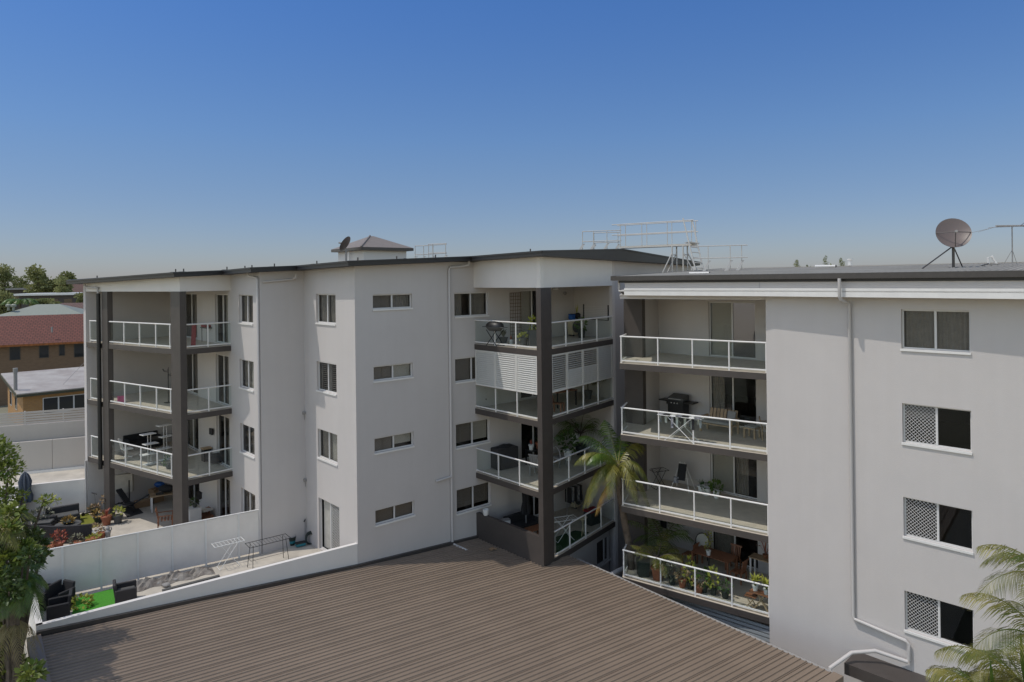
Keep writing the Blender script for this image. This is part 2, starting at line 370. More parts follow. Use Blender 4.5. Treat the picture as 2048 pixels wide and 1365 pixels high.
# ================================================================ LEFT AND CENTRE BLOCK
F4 = [14.5, 11.6, 8.7, 5.8]
P172 = (-21.69, 34.6); MC = (-14.58, 29.95); ICL = (-18.8, 37.9); SE = (-12.98, 31.6); P522 = (-10.75, 29.06); P610 = (-9.27, 30.34)
P708 = (-6.22, 26.96); P951 = (-1.74, 30.85); CC = (1.15, 27.67); P1230 = (4.78, 32.55); ICR = (3.18, 35.1); RB = (10.6, 40.4)
rz = lambda x, y: 17.46+.043*(x+21.7)+.016*(y-34.6)
A = thing('apartment_building', 'pale grey four storey block of flats with brown blade columns and sloping black roof edge', 'apartment building', (-6, 31, 0))
plC = Pl(ICL, P522); plD = Pl(P522, P610); plB = Pl(P610, P708); plM = Pl(P708, ICR); plE = Pl(ICR, P1230); plR = Pl(P1230, RB); plP = Pl(P172, ICL)
plLF = Pl(P172, MC); plLS = Pl(MC, SE); plCF = Pl(P951, CC); plCS = Pl(CC, P1230)
zt = lambda pl: (rz(pl.P.x, pl.P.y)-.01, rz(pl.Q.x, pl.Q.y)-.01)
sC = lambda x: plC.sx(x)
# openings
opsC, opsB, opsM = [], [], []
cw = (sC(480), sC(508)); cd1 = (sC(369), sC(396)); cd2 = (sC(432), sC(458))
bw = (plB.sx(634.5), plB.sx(673.5)); mw = (plM.sx(748), plM.sx(826.5)); ew = (plM.sx(911), plM.sx(979)); md = (plM.sx(1042), plM.sx(1106))
for i, z in enumerate(F4):
    opsC += [(*cw, z+1.1, z+2.36), (*cd1, z+.03, z+2.36), (*cd2, z+.03, z+2.36)]
    opsB.append((*bw, z+1.14, z+2.37) if i < 3 else (bw[0], bw[1]+.1, z+.1, z+2.3))
    opsM += [(*mw, z+1.76, z+2.35), (*ew, z+1.27, z+2.32), (*md, z+.03, z+2.36)]
wall(A, plP, 5, zt(plP)); wall(A, plC, 0, zt(plC), opsC); wall(A, plD, 0, zt(plD)); wall(A, plB, 0, zt(plB), opsB)
wall(A, plM, 0, zt(plM), opsM); wall(A, plE, 3, zt(plE)); wall(A, plR, 0, (rz(*P1230)-.01, 18.1))
RL = (-12.8, 45); RR = (8.2, 45.5)
for p, q in ((RR, RL), (RL, P172), (RB, RR)): wall(A, Pl(p, q), 0, 17.3)
# windows and doors
sty = dict(C=[('c', 'b'), ('c', 'p'), ('', 'b'), ('b', 'b')], B=[('c', 'c'), ('s', 's'), ('c', 'p')], Mw=[('b', 'c'), ('b', 'p'), ('b', 'pl'), ('b', 'b')],
           E=[('ch', 'c'), ('b', 'b'), ('bl', 'pl'), ('bl', 'bl')], D1=[('', 'c'), ('', 'b'), ('c', ''), ('', '')], D2=[('', 'p'), ('', 'c'), ('', 'c'), ('', 'c')], MD=[('p', ''), ('', ''), ('', ''), ('', '')])
for i, z in enumerate(F4):
    window(A, plC, *cw, z+1.1, z+2.36, *sty['C'][i])
    window(A, plC, *cd1, z+.03, z+2.36, *sty['D1'][i], door=True); window(A, plC, *cd2, z+.03, z+2.36, *sty['D2'][i], door=True)
    if i < 3: window(A, plB, *bw, z+1.14, z+2.37, *sty['B'][i])
    else: window(A, plB, bw[0], bw[1]+.1, z+.1, z+2.3, 'co', 'mb', door=True, label='sliding door with a diagonal grille, half open')
    window(A, plM, *mw, z+1.76, z+2.35, *sty['Mw'][i]); window(A, plM, *ew, z+1.27, z+2.32, *sty['E'][i])
    window(A, plM, *md, z+.03, z+2.36, *sty['MD'][i], door=True, mull=.4)
# floors: brown edged slabs, tiled balconies, pale ceilings
def inner(poly, k): # toward centroid
    cx = sum(p[0] for p in poly)/len(poly); cy = sum(p[1] for p in poly)/len(poly)
    return [(p[0]+(cx-p[0])*k, p[1]+(cy-p[1])*k) for p in poly]
bal_l = [P172, MC, SE, ICL]; bal_c = [P951, CC, P1230, ICR]
inn = lambda p, pl, d: (p[0]-pl.n.x*d, p[1]-pl.n.y*d)
core = [inn(ICL, plC, .2), inn(P522, plC, .2), (P610[0]-.1, P610[1]+.3), (P708[0], P708[1]+.28), inn(ICR, plM, .2), (RB[0]-.4, RB[1]), (RR[0]-.2, RR[1]-.2), (RL[0]+.2, RL[1]-.2)]
for i, z in enumerate(F4):
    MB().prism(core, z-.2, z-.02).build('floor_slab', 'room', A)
    for b, pls in ((bal_l, (plLF, plLS)), (bal_c, (plCF, plCS))):
        if i == 3 and b is bal_l: continue
        sl_ = MB().prism(b, z-.25, z-.015).build('balcony_slab', 'brown', A)
        MB().prism(inner(b, .012), z-.013, z).build('balcony_tiles', 'tile', sl_)
        MB().prism(inner(b, .07), z-.262, z-.252).build('balcony_ceiling', 'soffit', sl_)
MB().prism(inner(bal_l, .01), 17.05, 17.08).build('balcony_ceiling', 'soffit', A); MB().prism(inner(bal_c, .01), 17.05, 17.08).build('balcony_ceiling', 'soffit', A)
# white beams over the top balconies
for pl, e in ((plLF, 0), (plLS, .0), (plCF, 0), (plCS, 0)):
    mb = MB(); a, b = zt(pl); t = .18
    F = [pl.pt(-.0, 17.04), pl.pt(pl.L, 17.04), pl.pt(pl.L, b), pl.pt(0, a)]; Bk = [p-pl.n*t for p in F]
    mb.face(F); mb.face(Bk[::-1])
    for k in range(4): mb.face([F[k], Bk[k], Bk[(k+1) % 4], F[(k+1) % 4]])
    mb.build('balcony_beam', 'whitewall', A)
# blade columns
def blade(parent, pts, z0, z1): return MB().prism(pts, z0, z1).build('column', 'brown', parent)
u1, u2 = plLF.u, plLS.u
def bladepts(c, ua, la, ub, lb, o=.03):   # corner c, arm along -ua (left) and along ub (right)
    c = Vector((c[0], c[1], 0)); na = Vector((ua.y, -ua.x, 0)); nb = Vector((ub.y, -ub.x, 0)); c = c+(na+nb)*o*.8
    return [(v.x, v.y) for v in (c-ua*la, c, c+ub*lb, c+ub*lb-ua*la)]
blade(A, bladepts(MC, u1, .72, u2, .27), 5.8, 17.04)
LCc = plLF.pt(plLF.sx(217.5), 0); blade(A, bladepts((LCc.x, LCc.y), u1, .52, u2, .24), 5.8, 17.04)
blade(A, bladepts(CC, plCF.u, .27, plCS.u, .78), 5.2, 17.04)
# balustrades
for i, z in enumerate(F4):
    if i < 3:
        a = plLF.sx(180); b = plLF.sx(197.5)
        railing(A, plLF.pt(a, 0), plLF.pt(b, 0), z, [.03, b-a-.02])
        a, b = plLF.sx(219), plLF.L-.72
        railing(A, plLF.pt(a, 0), plLF.pt(b, 0), z, [(plLF.sx(x)-a) for x in (248, 279, 311.5, 340)])
        railing(A, plLS.pt(.26, 0), SE, z, [plLS.sx(418)-.26])
    if i == 1:
        railing(A, P951, plCF.pt(plCF.L-.25, 0), z, [plCF.sx(x) for x in (990, 1033)], h=1.05, top=False)
        railing(A, plCS.pt(.75, 0), P1230, z, [plCS.sx(x)-.75 for x in (1136.5, 1168.5, 1198)], h=1.05, top=False)
    else:
        if i < 3: railing(A, P951, plCF.pt(plCF.L-.25, 0), z, [plCF.sx(x) for x in ((990, 1032) if i == 0 else (994, 1036))])
        railing(A, plCS.pt(.75, 0), P1230, z, [plCS.sx(x)-.75 for x in ((1135, 1167, 1197) if i == 0 else (1138, 1170, 1201))])
mb = MB(); pbox(mb, plCF, 0, plCF.L-.2, 5.2, 6.88, -.16, .01); mb.build('balcony_parapet', 'brown', A)
mb = MB(); pbox(mb, plCF, 0, plCF.L+.06, 5.2, 5.72, .012, .07); mb.build('parapet_flashing', 'brown', A)
# louvred screens of the second storey
def louvres(pl, s0, s1, z0, z1, open_=None):
    mb = MB(); d = -.03
    pbox(mb, pl, s0, s0+.05, z0, z1, d-.05, d+.02); pbox(mb, pl, s1-.05, s1, z0, z1, d-.05, d+.02)
    pbox(mb, pl, s0+.05, s1-.05, z0, z0+.07, d-.05, d+.02); pbox(mb, pl, s0+.05, s1-.05, z1-.06, z1, d-.05, d+.02)
    z = z0+.1
    while z < z1-.07:
        tl = .06 if not open_ else (.012 if z > open_ else .055)
        mb.obox(pl.pt(s0+.05, z, d-.045), pl.u*(s1-s0-.1), -pl.n*.0+pl.n*(.075 if tl > .05 else .085)*.8+Vector((0, 0, tl*(-1))), Vector((0, 0, .012))); z += .088
    return mb.build('louvre_screen', 'louvre', A)
z = F4[1]
e = [.02, plCF.sx(990), plCF.sx(1032.5), plCF.L-.25]
for k in range(3): louvres(plCF, e[k]+.01, e[k+1]-.01, z+1.06, z+2.64, None if k < 1 else 20)
e = [.78, plCS.sx(1136.5), plCS.sx(1168), plCS.sx(1198), plCS.L-.05]
for k in range(4): louvres(plCS, e[k]+.01, e[k+1]-.01, z+1.06, z+2.64, (z+1.2, z+1.95, z+1.95, 30)[k] if k < 3 else None)
# wall under the lowest balcony with a bedroom window
q0, q1 = plCS.pt(.5, 0, -.35), plCS.pt(plCS.L, 0, -.35); plQ = Pl(q0, q1)
qa, qb = plQ.sx(1190), plQ.sx(1225)
wall(A, plQ, 0, 5.5, [(qa, qb, 3.9, 5.05)]); window(A, plQ, qa, qb, 3.9, 5.05, '', 'b')
# roof: dark fascia following the walls, grey sheet above
outl = [P172, MC, SE, P522, P610, P708, P951, CC, P1230, RB]
ro = offset(outl, [.5, .5, .57, .57, .57, .57, .57, .57, .57])
pl0 = Pl(ro[0], ro[1]); st = pl0.pt(-.75, 0); ro[0] = (st.x, st.y)
rzs = [rz(*p) for p in ro]; rzs[-1] = 18.08
poly = ro+[(RR[0]+.5, RR[1]+.4), (RL[0]-.4, RL[1]+.4), (P172[0]-1.0, P172[1]+.3)]; zz = rzs+[17.7, 17.3, rz(*P172)]
rf = MB().prism(poly, zz, [a+.19 for a in zz]).build('roof', 'blackedge', A)
fl = MB()
for p, q, a, b in zip(ro, ro[1:], rzs, rzs[1:]):
    pl = Pl(p, q); F = [pl.pt(0, a+.13, .03), pl.pt(pl.L, b+.13, .03), pl.pt(pl.L, b+.2, .03), pl.pt(0, a+.2, .03)]; Bk = [v-pl.n*.08 for v in F]
    fl.face(F); fl.face(Bk[::-1])
    for k in range(4): fl.face([F[k], Bk[k], Bk[(k+1) % 4], F[(k+1) % 4]])
fl.build('gutter', 'blackedge', rf)
# downpipes
def dp(pl, px, top, bottom, kink=None, d=.07, r=.058, foot=None):
    s = pl.sx(px); path = []
    if kink: path += [pl.pt(s+kink, top+.12, .25), pl.pt(s+kink, top-.05, .25), pl.pt(s+kink*.75, top-.12, d), pl.pt(s+.06*(1 if kink > 0 else -1), top-.16, d)]
    path += [pl.pt(s, top-.25, d), pl.pt(s, bottom, d)]
    if foot: path += foot
    return pipe(A, path, r)
dp(plC, 520.5, 17.75, 5.85, kink=-.55)
pipe(A, [plD.pt(1.5, 17.72, .25), plD.pt(1.5, 17.6, .25), plD.pt(1.4, 17.52, .12), plD.pt(.1, 17.42, .1)], .045)
dp(plM, 899.5, 18.12, 5.95, kink=.95, foot=[plM.pt(plM.sx(899.5)+.05, 5.82, .12), plM.pt(plM.sx(899.5)+.1, 5.8, 1.0)])
pipe(A, [plM.pt(plM.sx(868), 8.75, .08), plM.pt(plM.sx(899), 8.8, .08)], .05)
a = plLF.sx(201); pipe(A, [plLF.pt(a-1.1, 17.55, .25), plLF.pt(a-1.05, 17.25, .1), plLF.pt(a+.05, 17.22, .1), plLF.pt(a+.1, 16.95, .1)], .05)
pipe(A, [plLF.pt(a+.1, 16.95, .1), plLF.pt(a+.12, 8.3, .1)], .1, 'black')
pipe(A, [plLF.pt(.06, 8.5, .06), plLF.pt(.06, 5.85, .06)], .045)
# small fittings on the walls
for px, py in ((612, 826), (614, 960)):
    s, z = plD.hit(px-4, py); MB().box(plD.pt(s, z, .05), (.16, .1, .12), plD.ang()).tube(plD.pt(s, z-.3, .03), plD.pt(s, z, .03), .012).build('wall_vent', 'stone', A)
s, z = plM.hit(1108, 578); MB().lathe(plM.pt(s, z, .12), [(.02, -.06), (.14, -.05), (.15, 0), (.1, .04)], 12).build('outdoor_light', 'whitepot', A)

# ================================================================ RIGHT BLOCK
RC = (4.33, 27.72); RE = (9.01, 24.28); RWE = (17.6, 15.3); BL = (6.72, 31.4); BRt = (10.75, 27.3); G4 = [z-.55 for z in F4]
Bd = thing('apartment_building', 'nearest grey block of flats carrying the large satellite dish on its grey roof', 'apartment building', (11, 25, 0))
plW = Pl(RE, RWE); plF = Pl(RC, RE); plK = Pl(BL, BRt); plI = Pl((5.72, 29.62), BL); plLs = Pl((11, 38), (5.3, 30.35))
ww = (plW.sx(1804), plW.sx(1942)); kd = (plK.sx(1419), plK.sx(1512))
opsW = [(*ww, z+1.16, z+2.37) for z in G4]; opsK = [(*kd, z+.03, z+2.37) for z in G4]
wall(Bd, plW, 0, 17.3, opsW, t=.2); wall(Bd, plK, 0, 17.3, opsK); wall(Bd, plI, 0, 17.3)
wall(Bd, Pl(BRt, RE), 0, 17.3); wall(Bd, plLs, 0, 17.3)
wall(Bd, Pl((24, 24), (11, 38)), 0, 17.3); wall(Bd, Pl(RWE, (24, 24)), 0, 17.3)
stW = [('c', 'c'), ('m', ''), ('m', ''), ('m', '')]; stK = [('p', 'd'), ('ch', ''), ('p', 'ch'), ('c', '')]
for i, z in enumerate(G4):
    window(Bd, plW, *ww, z+1.16, z+2.37, *stW[i], depth=.11); window(Bd, plK, *kd, z+.03, z+2.37, *stK[i], door=True, mull=.5)
    bal = [RC, RE, BRt, BL, (5.7, 29.8), (4.85, 30.1)]
    sl_ = MB().prism(bal, z-.25, z-.015).build('balcony_slab', 'brown', Bd)
    MB().prism(inner(bal, .004), z-.013, z).build('balcony_tiles', 'tile', sl_); MB().prism(inner(bal, .06), z-.262, z-.252).build('balcony_ceiling', 'soffit', sl_)
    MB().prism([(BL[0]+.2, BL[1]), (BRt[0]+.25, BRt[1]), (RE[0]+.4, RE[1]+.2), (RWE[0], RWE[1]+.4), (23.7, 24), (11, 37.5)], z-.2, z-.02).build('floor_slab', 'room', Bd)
    railing(Bd, RC, RE, z, [.03]+[plF.sx(x) for x in (1315, 1384, 1457.5)]+[plF.L-.03], inset=.1)
    sd = Pl((4.72, 28.82), RC); railing(Bd, sd.pt(0, 0), sd.pt(sd.L-.1, 0), z, [], inset=.06)
MB().prism(inner([RC, RE, BRt, BL, (5.7, 29.8), (4.85, 30.1)], .01), 16.69, 16.72).build('balcony_ceiling', 'soffit', Bd)
blade(Bd, [(4.9, 30.03), (5.58, 29.4), (5.76, 29.63), (5.08, 30.28)], 0, 16.7)
b0 = (4.3, 27.55); b1 = (RE[0]+plW.n.x*.5, RE[1]+plW.n.y*.5); b2 = (RWE[0]+plW.n.x*.85, RWE[1]+plW.n.y*.85)
for p, q in ((b0, b1), (b1, b2)):
    pl = Pl(p, q); q0_ = .25 if p is b0 else 0; mb = MB(); pbox(mb, pl, q0_, pl.L, 16.99, 17.26, -.14, -.06); mb.build('eave_beam', 'wall', Bd); mb = MB(); pbox(mb, pl, q0_, pl.L, 16.7, 16.985, -.14, 0); mb.build('eave_band', 'white', Bd)
MB().prism([b0, b1, b2, (RWE[0]+.2, RWE[1]+.3), (RE[0]+.2, RE[1]+.2), (BRt[0], BRt[1]), BL, (5, 30)], 16.86, 16.9).build('eave_soffit', 'soffit', Bd)
mb = MB(); pbox(mb, plF, 0, plF.L, 16.55, 16.69, -.3, -.08); mb.build('balcony_lintel', 'wall', Bd)
g0 = Pl(b0, b1); gl = offset([g0.pt(-.3, 0), b1, b2], [.1, .1])
mb = MB()
for p, q in zip(gl, gl[1:]):
    pl = Pl(p, q); pbox(mb, pl, -.01, pl.L+.01, 17.29, 17.47, -.13, .0)
gt = mb.build('gutter', 'gutter', Bd)
mb = MB()
for p, q in ((b0, b1), (b1, b2)):
    pl = Pl(p, q); pbox(mb, pl, 0, pl.L, 17.2, 17.288, -.055, -.02)
mb.build('fascia', 'blackedge', Bd)
mb = MB(); back = Vector((.66, .75, 0)); rows = [[], []]; ridge = []
n = 96
def along(k):
    L1 = (Vector(gl[1])-Vector(gl[0])).length; L2 = (Vector(gl[2])-Vector(gl[1])).length; d = k*(L1+L2)
    v = Vector(gl[0]).lerp(Vector(gl[1]), d/L1) if d < L1 else Vector(gl[1]).lerp(Vector(gl[2]), (d-L1)/L2)
    return Vector((v.x, v.y, 0))
rlow = MB()
for i in range(n):
    for f, h in ((0, 0), (.55, 0), (.68, .035), (.87, .035)):
        v = along((i+f)/n)+back*.12; rows[0].append(v+Vector((0, 0, 17.44+h))); rows[1].append(v+back*10.4+Vector((0, 0, 17.79+h)))
v = along(1); rows[0].append(v+Vector((0, 0, 17.44))); rows[1].append(v+back*10.4+Vector((0, 0, 17.79)))
rf2 = mb.sheet(rows).build('roof', 'greyroof', Bd)
vv = along(0); MB().obox(vv+Vector((0, 0, 17.3)), back*10.4+Vector((0, 0, .35)), Vector((.04, -.03, 0)), Vector((0, 0, .18))).build('barge', 'gutter', rf2)
MB().obox(vv+back*10.4+Vector((0, 0, 17.6)), along(1)-vv, Vector((.1, .1, 0)), Vector((0, 0, .23))).build('ridge_cap', 'greyroof', rf2)
# downpipe of the blank wall, with offset at the beam and a run above the canopy
s = plW.sx(1704, 900)
pipe(Bd, [plW.pt(s-.06, 17.3, .72), plW.pt(s-.06, 16.72, .72), plW.pt(s-.05, 16.62, .66), plW.pt(s-.0, 16.5, .14), plW.pt(s, 16.4, .08), plW.pt(s, 6.35, .08), plW.pt(s+.05, 6.25, .09), plW.pt(s+1.55, 6.12, .1), plW.pt(s+1.62, 6.05, .1), plW.pt(s+1.62, 5.55, .1)], .052)
pipe(Bd, [(4.35, 27.75, 17.3), (4.35, 27.75, 16.9), (4.7, 28.5, 16.7)], .05)
# brown canopy at the foot of the wall
cs = plW.sx(1712, 1290)
cn = MB(); pbox(cn, plW, cs, plW.L, 4.85, 5.2, .005, 1.0); cn.build('canopy', 'brown', Bd)
pipe(Bd, [plW.pt(s+1.6, 5.5, .12), plW.pt(s+.75, 5.6, .35), plW.pt(s+.2, 5.5, .8), plW.pt(s-.15, 5.2, 1.6), plW.pt(s-.2, 4.2, 1.75)], .06)
# slatted screen below the lowest balcony
mb = MB(); z = 2.2; plS = Pl(plF.pt(.4, 0, -.5), plF.pt(plF.L, 0, -.12))
while z < 4.85: pbox(mb, plS, 0, plS.L, z, z+.11, -.03, 0); z += .15
mb.build('slat_screen', 'blueshutter', Bd)

# ================================================================ LOW BUILDING WITH THE BROWN ROOF
TZ = 5.85; CN = (-14.6, 20.75)
pu = Vector((.78, .626, 0)); pn = Vector((.626, -.78, 0)); pu.normalize(); pn.normalize(); p0 = Vector((-1.74, 30.86, 0))
rp = lambda a, b, h=0: p0+pu*a+pn*b+Vector((0, 0, 5.73-.063*a+h))
Lw = thing('low_building', 'low building with a wide brown ribbed metal roof in the foreground', 'building', tuple(p0+pu*-7+pn*7))
rows = [[], []]; pitch = .19; n = int(15.3/pitch); b = .04
for i in range(n):
    prof = [(0, 0), (.1, 0), (.115, .032), (.15, .032), (.165, 0)]
    if i % 4 == 0: prof = [(0, 0), (.003, -.02), (.02, -.02), (.023, 0)]+prof[1:]
    for f, h in prof:
        rows[0].append(rp(-16.3, b+f, h)); rows[1].append(rp(2.0, b+f, h))
    b += pitch
MB().sheet(rows).build('roof', 'brownroof', Lw)
bw_ = b
mb = MB()
for a0, a1, b0_, b1_ in ((-16.6, -16.25, .0, bw_+.15),): mb.obox(rp(a0, b0_, -.25), pu*(a1-a0), pn*(b1_-b0_), Vector((0, 0, .3)))
mb.build('barge_capping', 'brownroof', Lw)
mb = MB(); o = rp(-16.6, bw_, -.25); mb.obox(o, rp(2.05, bw_, -.25)-o, pn*.3, Vector((0, 0, .29))); mb.build('barge_capping', 'brownroof', Lw)
fm = MB()
for p, q in ((CN, P708), (P708, P951)):
    pl = Pl(p, q); h0, h1 = [5.73-.063*((v-p0).dot(pu)) for v in (pl.P, pl.Q)]
    fm.obox(pl.pt(0, h0-.02, .003), pl.u*pl.L+Vector((0, 0, h1-h0)), pl.n*.13, Vector((0, 0, .15)))
fm.build('wall_flashing', 'gutter', Lw)
o = rp(2.0, 4.4, -.07); MB().obox(o, pu*.1, pn*(bw_-4.2), Vector((0, 0, .075))).build('eave_flashing', 'stone', Lw)
o = rp(-16.3, .2, -.6); o.z = 0
MB().prism([tuple(p0+pu*x+pn*y) for x, y in ((-16.3, .2), (-16.3, bw_), (-12, bw_), (1.6, bw_), (1.6, 5), (-.6, .25))], 0, [6.4, 6.4, 6.1, 5.3, 5.3, 5.4]).build('wall', 'wall', Lw)

# ================================================================ TERRACE, WALLS AND FENCES
struct(MB().prism([(-15.0, 21.0), (P708[0]+.02, P708[1]+.1), (P610[0], P610[1]+.1), (P522[0], P522[1]+.1), (ICL[0]+.1, ICL[1]+.2), (P172[0], P172[1]+.3), (-25.5, 33.6)], TZ-.35, TZ).build('terrace_floor', 'concrete'))
plA = Pl(CN, P708); plA2 = Pl((-25, 33.9), CN)
pw = thing('parapet_wall', 'long low white parapet wall between the courtyard and the brown roof', 'wall', (CN[0], CN[1], 5))
mb = MB(); pbox(mb, plA, -.0, plA.L-.01, 4.8, 7.03, -.17, 0); mb.build('wall', 'whitewall', pw)
mb = MB(); pbox(mb, plA2, 0, plA2.L-.005, 4.8, 7.03, -.17, 0); mb.build('return_wall', 'whitewall', pw)
# white panel fence
F0 = (-18.2, 24.25); F1 = (-10.62, 29.28); plN = Pl(F0, F1)
fn = thing('panel_fence', 'white sheet panel fence dividing the two courtyards', 'fence', (F0[0], F0[1], TZ))
e = [0]+[plN.sx(x, 1110) for x in (125, 202, 276, 345, 412, 478)]+[plN.L]
for a, b in zip(e, e[1:]):
    mb = MB(); pbox(mb, plN, a+.03, b-.03, TZ+.08, TZ+1.83, -.02, .02); mb.build('panel', 'panel', fn)
for a in e:
    mb = MB(); pbox(mb, plN, a-.035, a+.035, TZ, TZ+1.84, -.03, .055); mb.build('post', 'white', fn)
mb = MB(); pbox(mb, plN, -.03, plN.L+.03, TZ+1.845, TZ+1.88, -.035, .035); mb.build('top_rail', 'white', fn)
# stepped walls up the bank
w1 = Pl((-31, 30.9), (-21.75, 34.75)); mb = MB(); pbox(mb, w1, 0, w1.L, 5, 7.5, -.2, 0)
tag(mb.build('garden_wall', 'panel'), 'lowest grey garden wall of the bank, behind the closed parasol', 'wall')
struct(MB().prism([w1.pt(0, 0, -.2)[:2], w1.pt(w1.L+2, 0, -.2)[:2], w1.pt(w1.L+2, 0, -2.6)[:2], w1.pt(0, 0, -2.6)[:2]], 6.5, 7.48).build('path', 'concrete'))
w2 = Pl(w1.pt(-1, 0, -2.6), w1.pt(w1.L+3, 0, -2.6)); t2 = thing('retaining_wall', 'tall pale panelled retaining wall between the lit path and the slat fence', 'wall', tuple(w2.pt(0, 7)))
s = 0
while s < w2.L:
    mb = MB(); pbox(mb, w2, s+.008, min(s+1.8, w2.L)-.008, 7, 9.15, -.15, 0); mb.build('wall_panel', 'render2', t2); s += 1.8
mb = MB(); pbox(mb, w2, 0, w2.L, 7.48, 7.6, .01, .12); mb.build('kerb', 'white', t2)
w3 = Pl(w2.pt(0, 0, -.6), w2.pt(w2.L, 0, -.6)); mb = MB(); pbox(mb, w3, 0, w3.L, 7, 9.95, -.2, 0); tag(mb.build('boundary_wall', 'render2'), 'tan rendered boundary wall carrying the slat fence', 'wall')
t3 = thing('slat_fence', 'pale horizontal slat fence on top of the tan wall before the cottage', 'fence', tuple(w3.pt(0, 9.95)))
mb = MB()
for k in range(5): pbox(mb, w3, 0, w3.L, 9.98+k*.135, 10.09+k*.135, -.12, -.1)
mb.build('slat_panel', 'render2', t3)
s = .6
while s < w3.L: mb = MB(); pbox(mb, w3, s, s+.06, 9.95, 10.66, -.16, -.125); mb.build('post', 'panel', t3); s += 1.75

# ================================================================ HOUSES BEHIND
def quadwall(mb, pl, s0, s1, z0, z1):
    mb.face([pl.pt(s0, z0), pl.pt(s1, z0), pl.pt(s1, z1), pl.pt(s0, z1)], [(s0, z0), (s1, z0), (s1, z1), (s0, z1)])
def house(name, label, P, ang, L, W, z0, ze, zrg, wallm, roofm, hip=2.5, ov=.5, wins=(), winm='frame', skill=False, fascia='white'):
    u = Vector((math.cos(R(ang)), math.sin(R(ang)), 0)); v = Vector((-u.y, u.x, 0)); P = Vector((P[0], P[1], 0)); t = thing(name, label, 'house', (P.x, P.y, z0))
    c = [P, P+u*L, P+u*L+v*W, P+v*W]; mb = MB()
    front = Pl(c[0], c[1]); left = Pl(c[3], c[0])
    for k in range(4): pl = Pl(c[k], c[(k+1) % 4]); quadwall(mb, pl, 0, pl.L, z0, ze)
    mb.build('wall', wallm, t)
    e = [P-u*ov-v*ov, P+u*(L+ov)-v*ov, P+u*(L+ov)+v*(W+ov), P-u*ov+v*(W+ov)]; Z = lambda p, z: Vector((p.x, p.y, z)); r = MB()
    sl_ = math.hypot(W/2+ov, zrg-ze)
    if skill:
        r.obox(Z(e[0], ze), Z(e[1], ze)-Z(e[0], ze), Z(e[3], zrg)-Z(e[0], ze), Vector((0, 0, .07)))
    else:
        a = P+v*W/2+u*(hip-ov); b = P+v*W/2+u*(L-hip+ov); a, b = Z(a, zrg), Z(b, zrg); E = [Z(p, ze) for p in e]; LL = L+2*ov; h = hip
        r.face([E[0], E[1], b, a], [(0, 0), (LL, 0), (LL-h, sl_), (h, sl_)]); r.face([E[1], E[2], b], [(0, 0), (W+2*ov, 0), (W/2+ov, sl_)])
        r.face([E[2], E[3], a, b], [(0, 0), (LL, 0), (LL-h, sl_), (h, sl_)]); r.face([E[3], E[0], a], [(0, 0), (W+2*ov, 0), (W/2+ov, sl_)])
        r.face([E[3], E[2], E[1], E[0]], [(0, 0)]*4)
    rfo = r.build('roof', roofm, t)
    g = MB()
    for k in ((0, 1), (3, 0), (1, 2)):
        pl = Pl(e[k[0]], e[k[1]]); zz0 = ze if not (skill and 3 in k) else None
        if skill and k != (0, 1):
            lo, hi = (zrg, ze) if k == (3, 0) else (ze, zrg)
            g.obox(pl.pt(0, lo-.18), pl.pt(pl.L, hi-.18)-pl.pt(0, lo-.18), pl.n*.04, Vector((0, 0, .18)))
        else: pbox(g, pl, -.04, pl.L+.04, ze-.16, ze-.01, .0, .06)
    g.build('fascia', fascia, rfo)
    for s0, s1, za, zb in wins:
        if s0 < 0: s0, s1 = front.sx(-s0), front.sx(-s1)
        f = MB(); pbox(f, front, s0, s1, za, zb, .005, .03); wf = f.build('window', winm, t)
        k = max(1, round((s1-s0)/.75)); st = (s1-s0)/k
        for j in range(k):
            g = MB(); pbox(g, front, s0+j*st+.05, s0+(j+1)*st-.04, za+.05, zb-.05, .031, .036); g.build('pane', 'darkpane', wf)
    return t, front, left
M['darkpane'] = mat('dark_pane', (.03, .032, .034), .08)
c1 = aty(46, 788, 44); t, fr, lf = house('brick_cottage', 'small orange brick cottage with a weathered pale iron roof', c1[:2], 43, 9.5, 7.0, 7.5, 10.4, 11.0, 'orangebrick', 'rustroof', skill=True, ov=.35, fascia='fasciagreen',
    wins=[(1.05, 3.65, 8.95, 10.0)])
for s0 in (1.2, 3.6):
    f = MB(); pbox(f, lf, s0, s0+.9, 9.0, 10.0, .005, .03); wf = f.build('window', 'frame', t); g = MB(); pbox(g, lf, s0+.06, s0+.84, 9.06, 9.94, .031, .036); g.build('pane', 'darkpane', wf)
v = aty(31, 770, 44.5); MB().tube((v.x, v.y, 10.2), (v.x, v.y, 11.75), .11, 10).tube((v.x, v.y, 11.7), (v.x, v.y, 12.0), .14, 10).build('flue', 'stone', t)
v = fr.pt(3.9, 0, -2.0); m_ = MB().tube((v.x, v.y, 10.5), (v.x, v.y, 12.2), .03); v2 = fr.pt(2.3, 10.5, -1.2); v3 = fr.pt(5.2, 10.5, -1.2)
m_.tube((v.x, v.y, 12.0), v2, .012).tube((v.x, v.y, 12.0), v3, .012); m_.build('mast', 'stone', t)
rs = MB(); pbox(rs, lf, .1, 6.3, 10.42, 10.5, .36, .5)
h2 = aty(-60, 694, 54.2)-Vector((math.cos(R(30)), math.sin(R(30)), 0))*9; house('brick_house', 'two storey brown brick house under a red tiled roof', h2[:2], 30, 36, 9, 6, 12.6, 14.75, 'brick', 'redtile', hip=4.5, fascia='rust',
    wins=[(-79, -99, 11.35, 12.4), (-119, -131, 11.45, 12.4), (-149, -174, 11.25, 12.4), (-20, -42, 11.3, 12.4)], winm='darkframe')
v = aty(104, 665, 57); MB().tube(v, v+Vector((0, 0, .45)), .07).build('pipe_vent', 'stone', bpy.data.objects['brick_house'], world=True)
